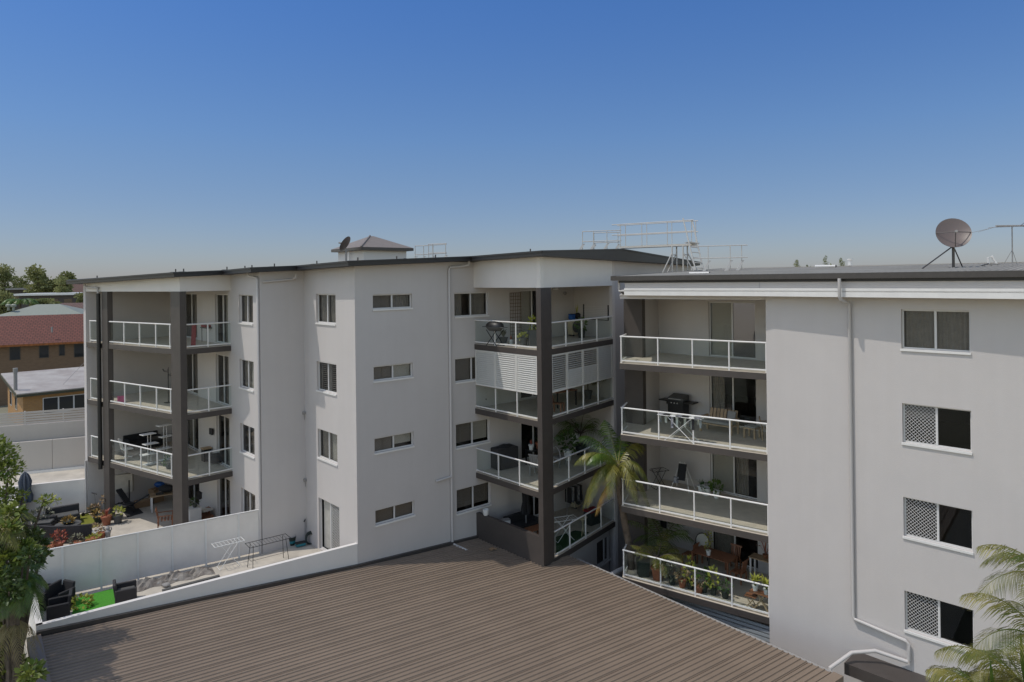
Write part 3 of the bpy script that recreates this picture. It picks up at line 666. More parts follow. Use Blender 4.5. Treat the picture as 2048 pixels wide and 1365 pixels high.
h3 = aty(-40, 634, 72); house('green_roof_house', 'house with a pale green hipped roof and two roof vents, at the far left', h3[:2], 20, 10, 9, 7, 13.6, 15.2, 'render2', 'palegreen', hip=4.4)
for x in (17, 27):
    v = aty(x, 616, 75); MB().lathe(v, [(.12, -.3), (.12, .1), (.26, .12), (.28, .3), (.1, .42)], 12).build('roof_vent', 'palegreen', bpy.data.objects['green_roof_house'])
h4 = aty(30, 632, 84); house('brown_roof_house', 'house with a long low brown tiled roof behind the red roof', h4[:2], 15, 24, 10, 7, 13.6, 15.0, 'brick', 'browntile', hip=4)
for x in (90, 94, 97, 114):
    v = aty(x, 631, 86); MB().tube(v, v+Vector((0, 0, .75)), .07).build('pipe_vent', 'stone', bpy.data.objects['brown_roof_house'])
def flat_house(name, label, px0, px1, pyt, pyb, Y, wm, rm, wins=()):
    a, b = aty(px0, pyt, Y), aty(px1, pyt, Y+2); z0 = 7; t = thing(name, label, 'house', (a.x, a.y, z0)); pl = Pl(a, b)
    mb = MB(); pbox(mb, pl, 0, pl.L, z0, a.z-.3, -8, 0); mb.build('wall', wm, t); mb = MB(); pbox(mb, pl, -.5, pl.L+.5, a.z-.3, a.z, -8.5, .6); mb.build('roof', rm, t)
    for f0, f1 in wins:
        g = MB(); pbox(g, pl, f0*pl.L, f1*pl.L, a.z-2.2, a.z-.9, .005, .03); g.build('window', 'darkpane', t)
    return t
flat_house('flat_roof_house', 'dark flat roofed house with a pale roof edge beyond the brown roof', 38, 150, 588, 612, 104, 'darkhouse', 'whitepot', [(.2, .4), (.46, .7), (.8, .95)])
flat_house('flat_roof_house', 'farther low dark flat roofed house half hidden by trees', 20, 92, 577, 590, 122, 'darkhouse', 'stone', [(.1, .3), (.5, .8)])
h5 = aty(128, 587, 118); house('gable_house', 'distant house with a brown pitched roof rising beside the flats', h5[:2], 35, 16, 9, 7, 15.4, 18.2, 'orangebrick', 'browntile', hip=.6)
# ================================================================ FURNITURE AND SMALL THINGS
def leafball(mb, c, rad, n, size, up=.2, shell=.6, wid=.28):
    c = Vector(c)
    for _ in range(n):
        v = Vector((rng.gauss(0, 1), rng.gauss(0, 1), rng.gauss(0, 1))).normalized(); k = rng.uniform(shell, 1)
        p = c+Vector((v.x*rad[0], v.y*rad[1], v.z*rad[2]))*k
        d = (v+Vector((rng.uniform(-.8, .8), rng.uniform(-.8, .8), rng.uniform(-.6, .6)+up))).normalized(); s = d.cross(Vector((rng.uniform(-1, 1), rng.uniform(-1, 1), rng.uniform(-1, 1)))).normalized()
        L = size*rng.uniform(.6, 1.3); W = L*wid; mb.face([p, p+d*L*.45+s*W, p+d*L, p+d*L*.45-s*W])
    return mb
def blades(mb, c, n, L, w, spread=.8, droop=.5):
    c = Vector(c)
    for _ in range(n):
        a = rng.uniform(0, 6.283); el = rng.uniform(.25, 1)*spread; h = Vector((math.cos(a), math.sin(a), 0)); l = L*rng.uniform(.65, 1.1); s = Vector((-h.y, h.x, 0))*w/2
        p1 = c+h*l*.45*el+Vector((0, 0, l*.55)); p2 = c+h*l*(.45+.55*1)*el+Vector((0, 0, l*(1-droop*el)))
        mb.face([c-s*.6, c+s*.6, p1+s, p1-s]); mb.face([p1-s, p1+s, p2])
    return mb
def frond(mb, base, az, L, rise, droop, nl=16, ll=.5, lw=.035, hang=.5, stem=None):
    """feather leaf: arched rib with leaflets on both sides"""
    base = Vector(base); h = Vector((math.cos(az), math.sin(az), 0)); pts = []
    for i in range(nl+1):
        t = i/nl; pts.append(base+h*L*(t-.18*t*t*droop)+Vector((0, 0, L*(rise*t-droop*t*t))))
    if stem is not None: stem.pipe(pts[::2] if nl % 2 == 0 else pts, [max(.006, .022*(1-i/(nl/2+1))) for i in range(len(pts[::2] if nl % 2 == 0 else pts))], 5)
    sd = Vector((-h.y, h.x, 0))
    for i in range(2, nl+1):
        t = i/nl; p = pts[i]; tg = (pts[i]-pts[i-1]).normalized(); l = ll*(math.sin(math.pi*min(1, .12+t*.86))**.6)*rng.uniform(.85, 1.1)
        for q in (-1, 1):
            for k in (0, .5):
                pp = p-tg*(pts[i]-pts[i-1]).length*k
                d = (sd*q*.85+tg*.55+Vector((0, 0, -hang*rng.uniform(.5, 1.2)))).normalized(); wv = tg*lw
                m = pp+d*l*.55; e = pp+d*l*.95+Vector((0, 0, -l*.28*hang*2))
                mb.face([pp-wv*.4, pp+wv*.4, m+wv*.6, m-wv*.5]); mb.face([m-wv*.5, m+wv*.6, e])
    return pts
def pot_mesh(r, h, style=0):
    if style == 1: return MB().lathe((0, 0, 0), [(r*.85, 0), (r, h*.5), (r, h-.02), (r*.9, h), (r*.86, h*.92)], 14)
    if style == 2: return MB().box((0, 0, h/2), (2*r, 2*r, h))
    return MB().lathe((0, 0, 0), [(r*.68, 0), (r*.9, h*.8), (r*1.02, h*.8), (r*1.04, h), (r*.9, h), (r*.86, h*.9)], 14)
def potted(label, p, pm, r, h, lm, kind='bush', lh=.3, n=60, style=0, size=None, name='potted_plant', cat='potted plant', group=None, wide=1.3):
    t = thing(name, label, cat, tuple(p), rng.uniform(0, 6), group); pot_mesh(r, h, style).build('pot', pm, t, smooth=style != 2, world=False)
    f = MB()
    if kind == 'bush': leafball(f, (0, 0, h+lh*.42), (r*wide, r*wide, lh*.6), n, size or .09)
    elif kind == 'spiky': blades(f, (0, 0, h*.95), n, lh, size or .04)
    elif kind == 'flat': leafball(f, (0, 0, h+.03), (r*1.15, r*1.15, lh*.5), n, size or .08, up=.6)
    elif kind == 'palm':
        st = MB()
        for k in range(n): frond(f, (0, 0, h+lh*.25), 6.283*k/n+rng.uniform(-.3, .3), lh*rng.uniform(.75, 1.1), rng.uniform(.6, 1.3), rng.uniform(.5, .95), 10, lh*.3, .03, .4, st)
        st.tube((0, 0, h*.9), (0, 0, h+lh*.3), .03); st.build('stem', 'bark', t, world=False)
    f.build('foliage', lm, t, world=False); return t
def simple(name, label, cat, p, rz, parts, group=None):
    t = thing(name, label, cat, tuple(p), rz, group)
    for pn_, m, mb, *sm in parts: mb.build(pn_, m, t, world=False, smooth=bool(sm))
    return t
def drying_rack(label, p, rz, m='whitepot', L=1.5, W=.55, H=.95, wings=False, group=None, cross=True):
    t = thing('drying_rack', label, 'drying rack', tuple(p), rz, group); b = MB(); r = .012
    for x in (-L/2, L/2): b.tube((x, -W/2, H), (x, W/2, H), r, 6)
    for y in (-W/2, W/2): b.tube((-L/2, y, H), (L/2, y, H), r, 6)
    k = int(L/.13)
    for i in range(1, k): b.tube((-L/2+L*i/k, -W/2, H), (-L/2+L*i/k, W/2, H), .006, 5)
    b.build('rack_top', m, t, world=False)
    if cross:
        for y in (-W*.42, W*.42):
            for s in (-1, 1): MB().tube((-s*L*.34, y, 0), (s*L*.3, y, H), r, 6).build('leg', m, t, world=False)
        for x in (-L*.34, L*.34): MB().tube((x, -W*.42, .02), (x, W*.42, .02), r, 6).build('foot_bar', m, t, world=False)
    for x in (() if cross else (-L*.33, L*.33)):
        for s in (-1, 1): MB().tube((x, -s*W*.45, H), (x, s*W*.5, 0), r, 6).build('leg', m, t, world=False) if cross else MB().tube((x*1.2, s*W*.3, H), (x*1.35, s*W*.55, 0), r, 6).build('leg', m, t, world=False)
    if not cross: MB().tube((-L*.42, 0, .35), (L*.42, 0, .35), .008, 5).tube((-L*.42, 0, .35), (-L*.42, W*.45, .35), .008, 5).build('brace', m, t, world=False)
    return t
def armchair(label, p, rz, m='wicker', w=.75, d=.75, h=.8, sh=.36, group=None, cush=None):
    t = thing('armchair', label, 'armchair', tuple(p), rz, group)
    MB().box((0, .02, sh/2+.04), (w-.2, d-.12, sh-.04)).build('seat', m, t, world=False, bevel=.02)
    MB().obox((-w/2+.08, d/2-.16, .1), (w-.16, 0, 0), (0, .1, 0), (0, .1, h-.1)).build('backrest', m, t, world=False, bevel=.02)
    for s in (-1, 1):
        MB().box((s*(w/2-.05), 0, .34), (.1, d-.06, .58)).build('armrest', m, t, world=False, bevel=.02)
    for sx_ in (-1, 1):
        for sy in (-1, 1): MB().box((sx_*(w/2-.05), sy*(d/2-.08), .025), (.05, .05, .05)).build('leg', m, t, world=False)
    if cush: MB().box((0, 0, sh+.06), (w-.22, d-.16, .1)).build('cushion', cush, t, world=False, bevel=.03)
    return t
def timber_chair(label, p, rz, m='wood', w=.58, d=.55, h=.9, sh=.42, arms=True, group=None, name='timber_chair'):
    t = thing(name, label, 'chair', tuple(p), rz, group); b = MB()
    for i in range(5): b.box((0, -d/2+.06+i*(d-.1)/4, sh), (w-.06, .075, .03))
    b.build('seat', m, t, world=False); b = MB()
    for i in range(6): b.obox((-w/2+.05+i*(w-.14)/5, d/2-.05, sh), (.045, 0, 0), (0, .02, 0), (0, .1, h-sh))
    b.obox((-w/2, d/2+.04, h-.03), (w, 0, 0), (0, .035, 0), (0, .01, .06)); b.build('backrest', m, t, world=False)
    for x in (-1, 1):
        for y in (-1, 1): MB().box((x*(w/2-.03), y*(d/2-.03), (sh if y > 0 or not arms else .62)/2), (.05, .05, sh if y > 0 or not arms else .62)).build('leg', m, t, world=False)
        if arms: MB().box((x*(w/2-.02), 0, .64), (.07, d, .03)).build('armrest', m, t, world=False)
    return t
def table(label, p, rz, L, W, H, top, leg, name='table', slats=0, lr=.03, group=None):
    t = thing(name, label, 'table', tuple(p), rz, group)
    b = MB()
    if slats:
        for i in range(slats): b.box((0, -W/2+W*(i+.5)/slats, H-.015), (L, W/slats-.012, .03))
        b.box((-L*.35, 0, H-.045), (.05, W-.06, .03)).box((L*.35, 0, H-.045), (.05, W-.06, .03))
    else: b.box((0, 0, H-.02), (L, W, .04))
    b.build('tabletop', top, t, world=False)
    for x in (-1, 1):
        for y in (-1, 1): MB().box((x*(L/2-.06), y*(W/2-.06), (H-.05)/2), (lr*2, lr*2, H-.05)).build('leg', leg, t, world=False)
    return t
def aircon(label, p, rz):
    t = thing('air_conditioner', label, 'air conditioner', tuple(p), rz); MB().box((0, 0, .45), (.85, .32, .75)).build('casing', 'cream', t, world=False, bevel=.015)
    g = MB()
    for r in (.08, .15, .22, .29):
        g.pipe([(-.1+r*math.cos(a*.3307), -.165, .46+r*math.sin(a*.3307)) for a in range(20)], .008, 4)
    g.build('fan_grille', 'stone', t, world=False); MB().lathe((0, 0, 0), [(.01, 0), (.29, .0), (.29, .01), (.01, .012)], 20).__class__
    MB().tube((-.1, -.158, .46), (-.1, -.163, .46), .29, 20).build('fan', 'black', t, world=False)
    for x in (-.3, .3): MB().box((x, 0, .038), (.06, .34, .075)).build('foot', 'black', t, world=False)
    return t
def parasol(label, p, H, m, r=.2):
    t = thing('closed_parasol', label, 'parasol', tuple(p)); MB().tube((0, 0, 0), (0, 0, H), .025).build('pole', 'stone', t, world=False)
    MB().lathe((0, 0, 0), [(.22, 0), (.24, .03), (.24, .07), (.05, .1)], 14).build('base', 'greypot', t, world=False)
    rows = []
    for z, k in ((H*.38, 1.05), (H*.5, 1.1), (H*.63, .8), (H*.8, .95), (H*.93, .6), (H*1.0, .12)):
        rows.append([(r*k*(1+.28*math.cos(8*a+z))*math.cos(a), r*k*(1+.28*math.cos(8*a+z))*math.sin(a), z) for a in [6.2832*i/48 for i in range(49)]])
    c = MB().sheet(rows).build('canopy', m, t, world=False, smooth=True)
    MB().lathe((0, 0, H*.63), [(r*.92, -.02), (r*.94, .02)], 16).build('strap', m, c, world=False)
    return t
GA = R(41)                                              # main direction of the blocks

# ---- left block, top balcony
Z = 14.5
t = drying_rack('metal drying rack hung with pale pink towels on the top left balcony', atz(306, 667, Z), GA, 'black', 1.3, .5, 1.0, cross=True)
for x, w_, m in ((-.35, .42, 'cushion'), (.12, .36, 'cushion'), (.45, .2, 'tarp')):
    MB().obox((x-w_/2, -.26, .45), (w_, 0, 0), (0, .02, 0), (0, 0, .57)).build('towel', m, t, world=False)
potted('spiky dark plant in a small pot behind the glass of the top left balcony', atz(262, 668, Z), 'greypot', .16, .3, 'greyleaf', 'spiky', .55, 22, size=.05)
t = table('small dark table under a red cloth by the top left balcony door', atz(417, 684, Z), R(-46), .8, .5, .72, 'black', 'black', lr=.012)
MB().box((-.05, 0, .78), (.62, .5, .11)).build('tablecloth', 'red', t, world=False, bevel=.04)
q = plLS.sx(391)
w_ = MB().face([plLS.pt(q-.32, 14.62, -.12), plLS.pt(q+.22, 14.62, -.12), plLS.pt(q+.03, 15.6, -.1)]); tw = MB(); tw.obox(plLS.pt(q-.12, 14.62, -.14), plLS.u*.2, plLS.n*.02, Vector((0, 0, .98))+plLS.u*.05)
tag(tw.build('towel', 'red'), 'red towel hanging inside the side balustrade of the top left balcony', 'towel')
# ---- left block, second storey
Z = 11.6
p = atz(243, 805, Z); simple('storage_box', 'bright pink box on the floor behind the balustrade', 'box', p, GA, [('box', 'pink', MB().box((0, 0, .13), (.32, .25, .26))), ('lid', 'pink', MB().box((0, 0, .285), (.34, .27, .04)))])
t = thing('coat_stand', 'black coat stand with hooks half hidden behind the tall brown column', 'coat stand', tuple(atz(337, 806, Z))); MB().tube((0, 0, .03), (0, 0, 1.65), .022).build('pole', 'black', t, world=False)
MB().lathe((0, 0, 0), [(.2, 0), (.2, .03), (.03, .05)], 12).build('base', 'black', t, world=False)
for k in range(6): a = k*1.047; MB().pipe([(0, 0, 1.3+.06*k), (.2*math.cos(a), .2*math.sin(a), 1.34+.06*k), (.27*math.cos(a), .27*math.sin(a), 1.45+.06*k)], .012, 5).build('hook', 'black', t, world=False)
# ---- left block, third storey
Z = 8.7
def sofa(label, p, rz, L, m, d=.8, h=.75, cush=None):
    t = thing('sofa', label, 'sofa', tuple(p), rz); MB().box((0, 0, .22), (L, d, .36)).build('seat', m, t, world=False, bevel=.02); MB().box((0, d/2-.09, h/2+.05), (L, .18, h-.1)).build('backrest', m, t, world=False, bevel=.02)
    for s in (-1, 1): MB().box((s*(L/2-.07), -.02, .32), (.14, d-.1, .54)).build('armrest', m, t, world=False, bevel=.02)
    if cush:
        for k in range(2): MB().box(((k-.5)*(L/2-.12), -.06, .45), (L/2-.16, d-.24, .12)).build('cushion', cush, t, world=False, bevel=.03)
    return t
sofa('black sofa against the wall of the third storey left balcony', atz(272, 901, Z)+Vector((.1, .5, 0)), GA+.15, 1.7, 'blackfab')
t = thing('office_chair', 'white swivel chair behind the balustrade of the third storey left balcony', 'office chair', tuple(atz(254, 916, Z)), 2.4)
MB().box((0, 0, .46), (.48, .46, .06)).build('seat', 'whitepot', t, world=False, bevel=.02); MB().obox((-.22, .2, .5), (.44, 0, 0), (0, .03, 0), (0, .12, .5)).build('backrest', 'whitepot', t, world=False, bevel=.01)
MB().tube((0, 0, .06), (0, 0, .44), .03).build('column', 'alu', t, world=False)
for k in range(5): a = k*1.2566; MB().tube((0, 0, .08), (.3*math.cos(a), .3*math.sin(a), .04), .02).build('leg', 'whitepot', t, world=False)
def tier(label, p, H=1.5, n=4):
    t = thing('tiered_stand', label, 'stand', tuple(p), rng.uniform(.5, 1)); MB().tube((-.07, 0, 0), (-.07, 0, H), .014).build('pole', 'white', t, world=False); MB().tube((.07, 0, 0), (.07, 0, H), .014).build('pole', 'white', t, world=False)
    for i in range(n): MB().box((.06*(-1)**i, 0, .04+i*(H-.05)/(n-1)), (.62, .4, .03)).build('shelf', 'white', t, world=False)
tier('white tiered stand nearest the balustrade on the third storey left balcony', atz(299, 930, Z)); tier('white tiered stand beside the tall brown column on the third storey', atz(331, 921, Z), 1.75, 4)
table('long dark table behind the two white tiered stands', atz(322, 908, Z)+Vector((-.2, .7, 0)), GA, 1.5, .75, .74, 'black', 'black')
potted('low green leafy plant by the foot of the tall brown column', atz(338, 938, Z), 'greypot', .16, .22, 'leaf', 'bush', .4, 60, size=.13, wide=2)
t = thing('broom', 'black broom leaning on the white wall beside the sliding door', 'broom', tuple(atz(412, 905, Z))); q = plC.pt(plC.sx(425), 8.7, .05)-Vector(t.location)
MB().tube((0, 0, .12), (q.x, q.y, 1.35), .014).build('handle', 'black', t, world=False); MB().obox((q.x-.12, q.y-.04, 1.3), (.25, -.2, 0), (.03, .05, 0), (0, 0, .3)).build('brush', 'blackfab', t, world=False)
p = atz(413, 922, Z); simple('crate', 'small timber crate on the third storey left balcony floor', 'crate', p, R(-46), [('box', 'black', MB().box((0, 0, .3), (.36, .36, .6))), ('lid', 'palewood', MB().box((0, 0, .625), (.42, .42, .05)))])
p = atz(424, 930, Z)+Vector((.1, .2, 0)); tag(MB().ico(p+Vector((0, 0, .26)), .4, 2, (1, .8, .68), .08).build('bag', 'blackfab', smooth=True), 'black floppy bag beside the small timber crate', 'bag')

# ---- courtyard of the left block
Z = TZ
t = thing('weight_bench', 'black weight bench with upright posts on the black mat', 'weight bench', tuple(atz(252, 1022, Z)), R(60))
MB().obox((-.14, -.1, .42), (.28, 0, 0), (0, .75, .55), (0, -.04, .06)).build('backrest', 'blackfab', t, world=False); MB().box((0, -.35, .42), (.3, .42, .07)).build('seat', 'blackfab', t, world=False)
MB().tube((0, -.7, .3), (0, .65, .3), .035).build('frame', 'black', t, world=False)
for x in (-.5, .5): MB().tube((x, .55, 0), (x, .55, 1.35), .032).build('upright', 'black', t, world=False)
MB().tube((-.5, .55, .3), (.5, .55, .3), .03).build('crossbar', 'black', t, world=False); MB().tube((.1, -.5, .4), (.75, -.8, .75), .04).build('arm', 'black', t, world=False); MB().tube((0, -.65, 0), (0, -.65, .3), .035).build('foot', 'black', t, world=False)
c = [atz(x, y, Z+.012) for x, y in ((240, 1017), (268, 1009), (287, 1026), (255, 1035))]
m_ = MB().prism([v[:2] for v in c], Z+.004, Z+.018).build('floor_mat', 'blackfab'); tag(m_, 'black rubber floor mat under the weight bench', 'mat')
p = atz(286, 1013, Z); t = simple('cardboard_box', 'long low cardboard box on the shaded courtyard floor', 'box', p, GA, [('box', 'card', MB().box((0, 0, .16), (.75, .45, .32))), ('tape', 'cream', MB().box((0, 0, .322), (.75, .06, .004)))])
p = atz(296, 1008, Z)+Vector((.25, .35, 0)); simple('cardboard_box', 'taller cardboard box beside the work table', 'box', p, GA+.3, [('box', 'card', MB().box((0, 0, .35), (.55, .5, .7))), ('flap', 'card', MB().obox((-.27, -.25, .7), (.54, 0, 0), (0, -.18, .1), (0, .005, .01)))])
p = p+Vector((.05, .25, 0)); tag(MB().ico(p+Vector((0, 0, .84)), .26, 2, (1.1, .8, .6), .1).build('bag', 'blue', smooth=True), 'blue bag on top of the taller cardboard box', 'bag')
tp = atz(325, 1020, Z)+Vector((0, .15, 0)); table('work table with timber top and white legs under the left balconies', tp, GA-.15, 1.25, .7, .8, 'palewood', 'white')
tag(MB().ico(tp+Vector((.05, .15, 1.0)), .3, 2, (1.4, .8, .68), .1).build('bag', 'blackfab', smooth=True), 'black bag lying on the work table', 'bag')
t = simple('tool_case', 'small black tool case at the front of the work table', 'case', tp+Vector((-.1, -.22, .8)), .5, [('case', 'black', MB().box((0, 0, .05), (.35, .14, .1))), ('handle', 'stone', MB().pipe([(-.07, 0, .1), (-.06, 0, .14), (.06, 0, .14), (.07, 0, .1)], .01, 5))])
timber_chair('reddish timber armchair in the sun beside the tall brown column', atz(331, 1055, Z), R(115), 'wood', .72, .66, .92)
wb = atz(388, 1050, Z); t = simple('cabinet', 'white cabinet with plants on top behind the white fence', 'cabinet', wb, GA, [('body', 'white', MB().box((0, 0, .42), (.55, .5, .84))), ('door', 'white', MB().box((-.0, -.258, .42), (.5, .012, .76)))])
potted('trailing green plant on the white cabinet', wb+Vector((.05, .0, .84)), 'greypot', .12, .16, 'leaf', 'bush', .3, 50, size=.12, wide=1.8)
timber_chair('dark timber folding chair in the shade between cabinet and door', atz(418, 1034, Z), R(-20), 'wood', .5, .5, .88, arms=False)
t = simple('lounger', 'low lounger with a pale cushion on the shaded brick coloured rug', 'lounger', atz(405, 1038, Z), R(-40), [('frame', 'wood', MB().box((0, 0, .22), (1.3, .5, .06))), ('cushion', 'cushion', MB().obox((-.6, -.22, .27), (1.2, 0, .22), (0, .44, 0), (0, 0, .1)))]+[('leg', 'wood', MB().box((x, y, .1), (.05, .05, .2))) for x in (-.6, .6) for y in (-.2, .2)])
st_ = atz(461, 1028, Z); table('little timber side table by the wall under the side balcony', st_, R(-46), .55, .4, .5, 'wood', 'wood', lr=.02)
potted('white pot with a sparse plant on the little side table', st_+Vector((-.08, 0, .5)), 'whitepot', .09, .16, 'greyleaf', 'spiky', .3, 14, size=.02)
t = thing('lantern', 'black lantern hanging under the first balcony beside the tall column', 'lantern', tuple(plLS.pt(plLS.sx(405), 7.62, -.5))); MB().tube((0, 0, .3), (0, 0, .85), .01).build('chain', 'black', t, world=False); MB().box((0, 0, .12), (.17, .17, .26)).build('body', 'black', t, world=False); MB().lathe((0, 0, .25), [(.14, 0), (.02, .1)], 8).build('cap', 'black', t, world=False)
t = thing('scooter', 'black push scooter leaning at the end wall near the pots', 'scooter', tuple(atz(180, 1029, Z)), R(60))
MB().box((0, 0, .1), (.55, .12, .04)).build('deck', 'black', t, world=False); MB().tube((.3, 0, .1), (.22, 0, .98), .022).build('stem', 'stone', t, world=False); MB().tube((.22, -.22, .98), (.22, .22, .98), .018).build('handlebar', 'black', t, world=False)
for x in (-.33, .34): MB().tube((x, -.015, .09), (x, .015, .09), .09, 12).build('wheel', 'black', t, world=False)
table('tall white plant table with a cream top beside the left brown column', atz(197, 1016, Z), GA, .5, .35, .8, 'cream', 'white', lr=.025)
t = thing('garden_tap', 'small black lamp on the pale table beside the left column', 'lamp', tuple(atz(197, 1016, Z)+Vector((0, 0, .8)))); MB().lathe((0, 0, 0), [(.07, 0), (.05, .04), (.02, .05), (.02, .22), (.12, .24), (.06, .38)], 12).build('lamp', 'black', t, world=False); t.name = 'table_lamp'
P = lambda x, y: atz(x, y, Z)
potted('peach coloured succulents in a dark pot nearest the scooter', P(189, 1030), 'planter', .22, .32, 'peach', 'flat', .25, 90, size=.13)
potted('tallest succulent pot, pale rosettes high beside the left column', P(213, 1036), 'greypot', .16, .75, 'peach', 'bush', .4, 90, style=1, size=.13, wide=1.6)
potted('orange yellow leaved plant in a low dark pot', P(197, 1046), 'planter', .22, .3, 'orange', 'bush', .35, 110, size=.12, wide=1.35)
potted('large red brown glazed pot with reddish stems in front of the column', P(213, 1050), 'terra', .24, .42, 'redleaf', 'spiky', .5, 26, size=.03)
potted('dark grey pot with yellow green leaves standing alone on the sunny floor', P(236, 1047), 'greypot', .22, .4, 'lime', 'bush', .35, 60, size=.15, wide=1.2)
potted('coral succulents in a white bowl behind the terracotta trough', P(191, 1073), 'whitepot', .26, .22, 'peach', 'bush', .32, 130, size=.12, wide=1.1)
potted('square terracotta trough filled with lime green plants', P(186, 1090), 'terra', .24, .3, 'lime', 'flat', .2, 90, style=2, size=.12)
potted('plain terracotta pot beside the grey garden statue', P(204, 1081), 'terra', .16, .36, 'orange', 'flat', .12, 30)
potted('grey leaved plant in a terracotta bowl at the foot of the curved sofa', P(152, 1094), 'terra', .24, .2, 'greyleaf', 'bush', .32, 110, size=.12)
potted('red flowering plant in a terracotta pot behind the fence', P(118, 1099), 'terra', .2, .3, 'redleaf', 'bush', .5, 150, size=.12, wide=1.5)
potted('wide shallow terracotta bowl at the far left of the fence', P(97, 1102), 'terra', .26, .2, 'orange', 'flat', .14, 60)
t = thing('garden_statue', 'small grey stone figure standing at the end of the pot group', 'statue', tuple(P(216, 1080))); MB().lathe((0, 0, 0), [(.14, 0), (.14, .06), (.09, .08), (.1, .25), (.13, .38), (.07, .46), (.09, .54), (.03, .62)], 12).build('figure', 'stone', t, world=False, smooth=True)
for s in (-1, 1): MB().pipe([(s*.1, 0, .38), (s*.18, -.02, .5), (s*.16, -.04, .6)], .025, 6).build('arm', 'stone', t, world=False)
c = [P(x, y) for x, y in ((150, 1032), (176, 1027), (199, 1052), (160, 1066))]
tag(MB().prism([v[:2] for v in c], Z+.003, Z+.02).build('turf_patch', 'oliveturf'), 'olive green turf patch beside the round table', 'turf')
# wicker lounge
def wickerbox(label, name, cat, px0, py0, px1, py1, d, h, seat=None, m='wicker'):
    a, b = P(px0, py0), P(px1, py1); pl = Pl(a, b); t = thing(name, label, cat, tuple((a+b)/2), pl.ang()); L = pl.L
    MB().box((0, d/2, .2), (L, d, .38)).build('base', m, t, world=False, bevel=.02)
    MB().box((0, d-.08, h/2+.02), (L, .16, h-.02)).build('backrest', m, t, world=False, bevel=.02)
    MB().box((0, d/2-.08, .45), (L-.1, d-.22, .12)).build('cushion', seat or 'stone', t, world=False, bevel=.03); return t
wickerbox('long dark wicker sofa against the grey garden wall', 'wicker_sofa', 'sofa', 92, 1060, 161, 1047, .8, .78, 'greypot')
t = wickerbox('short dark wicker sofa section facing the round table', 'wicker_sofa', 'sofa', 62, 1070, 104, 1066, .7, .6, 'greypot')
ct = P(126, 1084); t = thing('curved_sofa', 'curved back dark wicker sofa behind the white fence', 'sofa', tuple(ct)); b = MB(); n = 22
rows = [[], [], [], []]
for i in range(n+1):
    an = math.pi*(1.02+.78*i/n); o = Vector((math.cos(an)*1.75-.1, math.sin(an)*.62+.35, 0)); q = Vector((math.cos(an)*1.6-.1, math.sin(an)*.5+.35, 0))
    for r_, v in zip(rows, (o, o+Vector((0, 0, .78)), q+Vector((0, 0, .78)), q)): r_.append(v)
b.sheet(rows).build('backrest', 'wicker', t, world=False, smooth=True); b = MB(); rows = [[], []]
for i in range(n+1):
    an = math.pi*(1.02+.78*i/n); rows[0].append((math.cos(an)*1.6-.1, math.sin(an)*.5+.35, .42)); rows[1].append((math.cos(an)*1.0-.1, math.sin(an)*.05+.45, .42))
b.sheet(rows).build('seat', 'greypot', t, world=False)
rt = P(136, 1066); t = thing('round_table', 'round dark wicker table with a plant on it inside the lounge', 'table', tuple(rt)); MB().lathe((0, 0, 0), [(.5, 0), (.52, .38), (.5, .39)], 24).build('base', 'wicker', t, world=False, smooth=True); MB().lathe((0, 0, .39), [(.54, 0), (.54, .03), (.01, .035)], 24).build('tabletop', 'greypot', t, world=False)
potted('bowl of orange yellow succulents on the round wicker table', rt+Vector((0, 0, .43)), 'planter', .22, .12, 'orange', 'flat', .32, 130, size=.12)
parasol('blue grey closed parasol in front of the garden wall', P(51, 1042), 2.4, 'umb', .24)
t = thing('sapling', 'young plant with yellow green leaves rising behind the wicker sofas', 'plant', tuple(P(86, 1045))); MB().pipe([(0, 0, 0), (.05, 0, .6), (.2, .05, 1.05)], .012, 5).pipe([(.05, 0, .6), (.5, 0, 1.0), (.7, 0, 1.0)], .008, 5).build('stem', 'bark', t, world=False)
leafball(leafball(MB(), (.2, .05, 1.12), (.28, .25, .16), 50, .17), (.68, 0, 1.02), (.2, .15, .08), 22, .14).build('foliage', 'lime', t, world=False)
potted('bushy plants in a planter box at the left end of the lounge', P(83, 1058), 'planter', .3, .55, 'greyleaf', 'bush', .4, 130, style=2, size=.14, wide=1.5)
s0, z0 = plP.hit(252, 960)
o = MB(); o.pipe([plP.pt(s0-.55, z0+.25, .02), plP.pt(s0-.1, z0-.05, .06), plP.pt(s0+.55, z0+.02, .02)], .02, 5); tag(o.build('wall_hook', 'black'), 'black bent bar fixed on the wall above the weight bench', 'wall bracket')
t = thing('wall_hooks', 'short row of small black hooks on the wall below the bent bar', 'wall hooks', tuple(plP.pt(s0, z0-.45, .02)))
for k in range(5):
    a_ = plP.u*(k*.26-.5)+Vector((0, 0, .03*k)); MB().obox(a_, plP.u*.05, plP.n*.05, Vector((0, 0, .13 if k % 2 else .09))).build('hook', 'black', t, world=False)

# ---- strip between fence and parapet
armchair('dark wicker armchair on the concrete beside the bright turf', P(252, 1206), R(120), 'wicker', .8, .75, .82, cush='greypot')
armchair('black wicker armchair nearest the parapet under the palm', P(118, 1238), R(-60), 'blackfab', .78, .72, .85)
armchair('black wicker armchair pushed against the white fence at the far left', P(92, 1212), R(-100), 'blackfab', .78, .72, .85)
armchair('black wicker armchair turned sideways between the other two', P(113, 1216)+Vector((.1, .1, 0)), R(-20), 'blackfab', .7, .66, .8)
c = [P(x, y) for x, y in ((150, 1199), (224, 1179), (243, 1201), (228, 1211), (143, 1236))]
tag(MB().prism([v[:2] for v in c], Z+.003, Z+.03).build('turf_patch', 'turf'), 'bright green artificial turf patch beside the parapet', 'turf')
t = thing('fern', 'low yellow green fern at the edge of the bright turf', 'plant', tuple(P(160, 1215))); leafball(MB(), (0, 0, .18), (.45, .3, .2), 130, .16).build('foliage', 'lime', t, world=False)
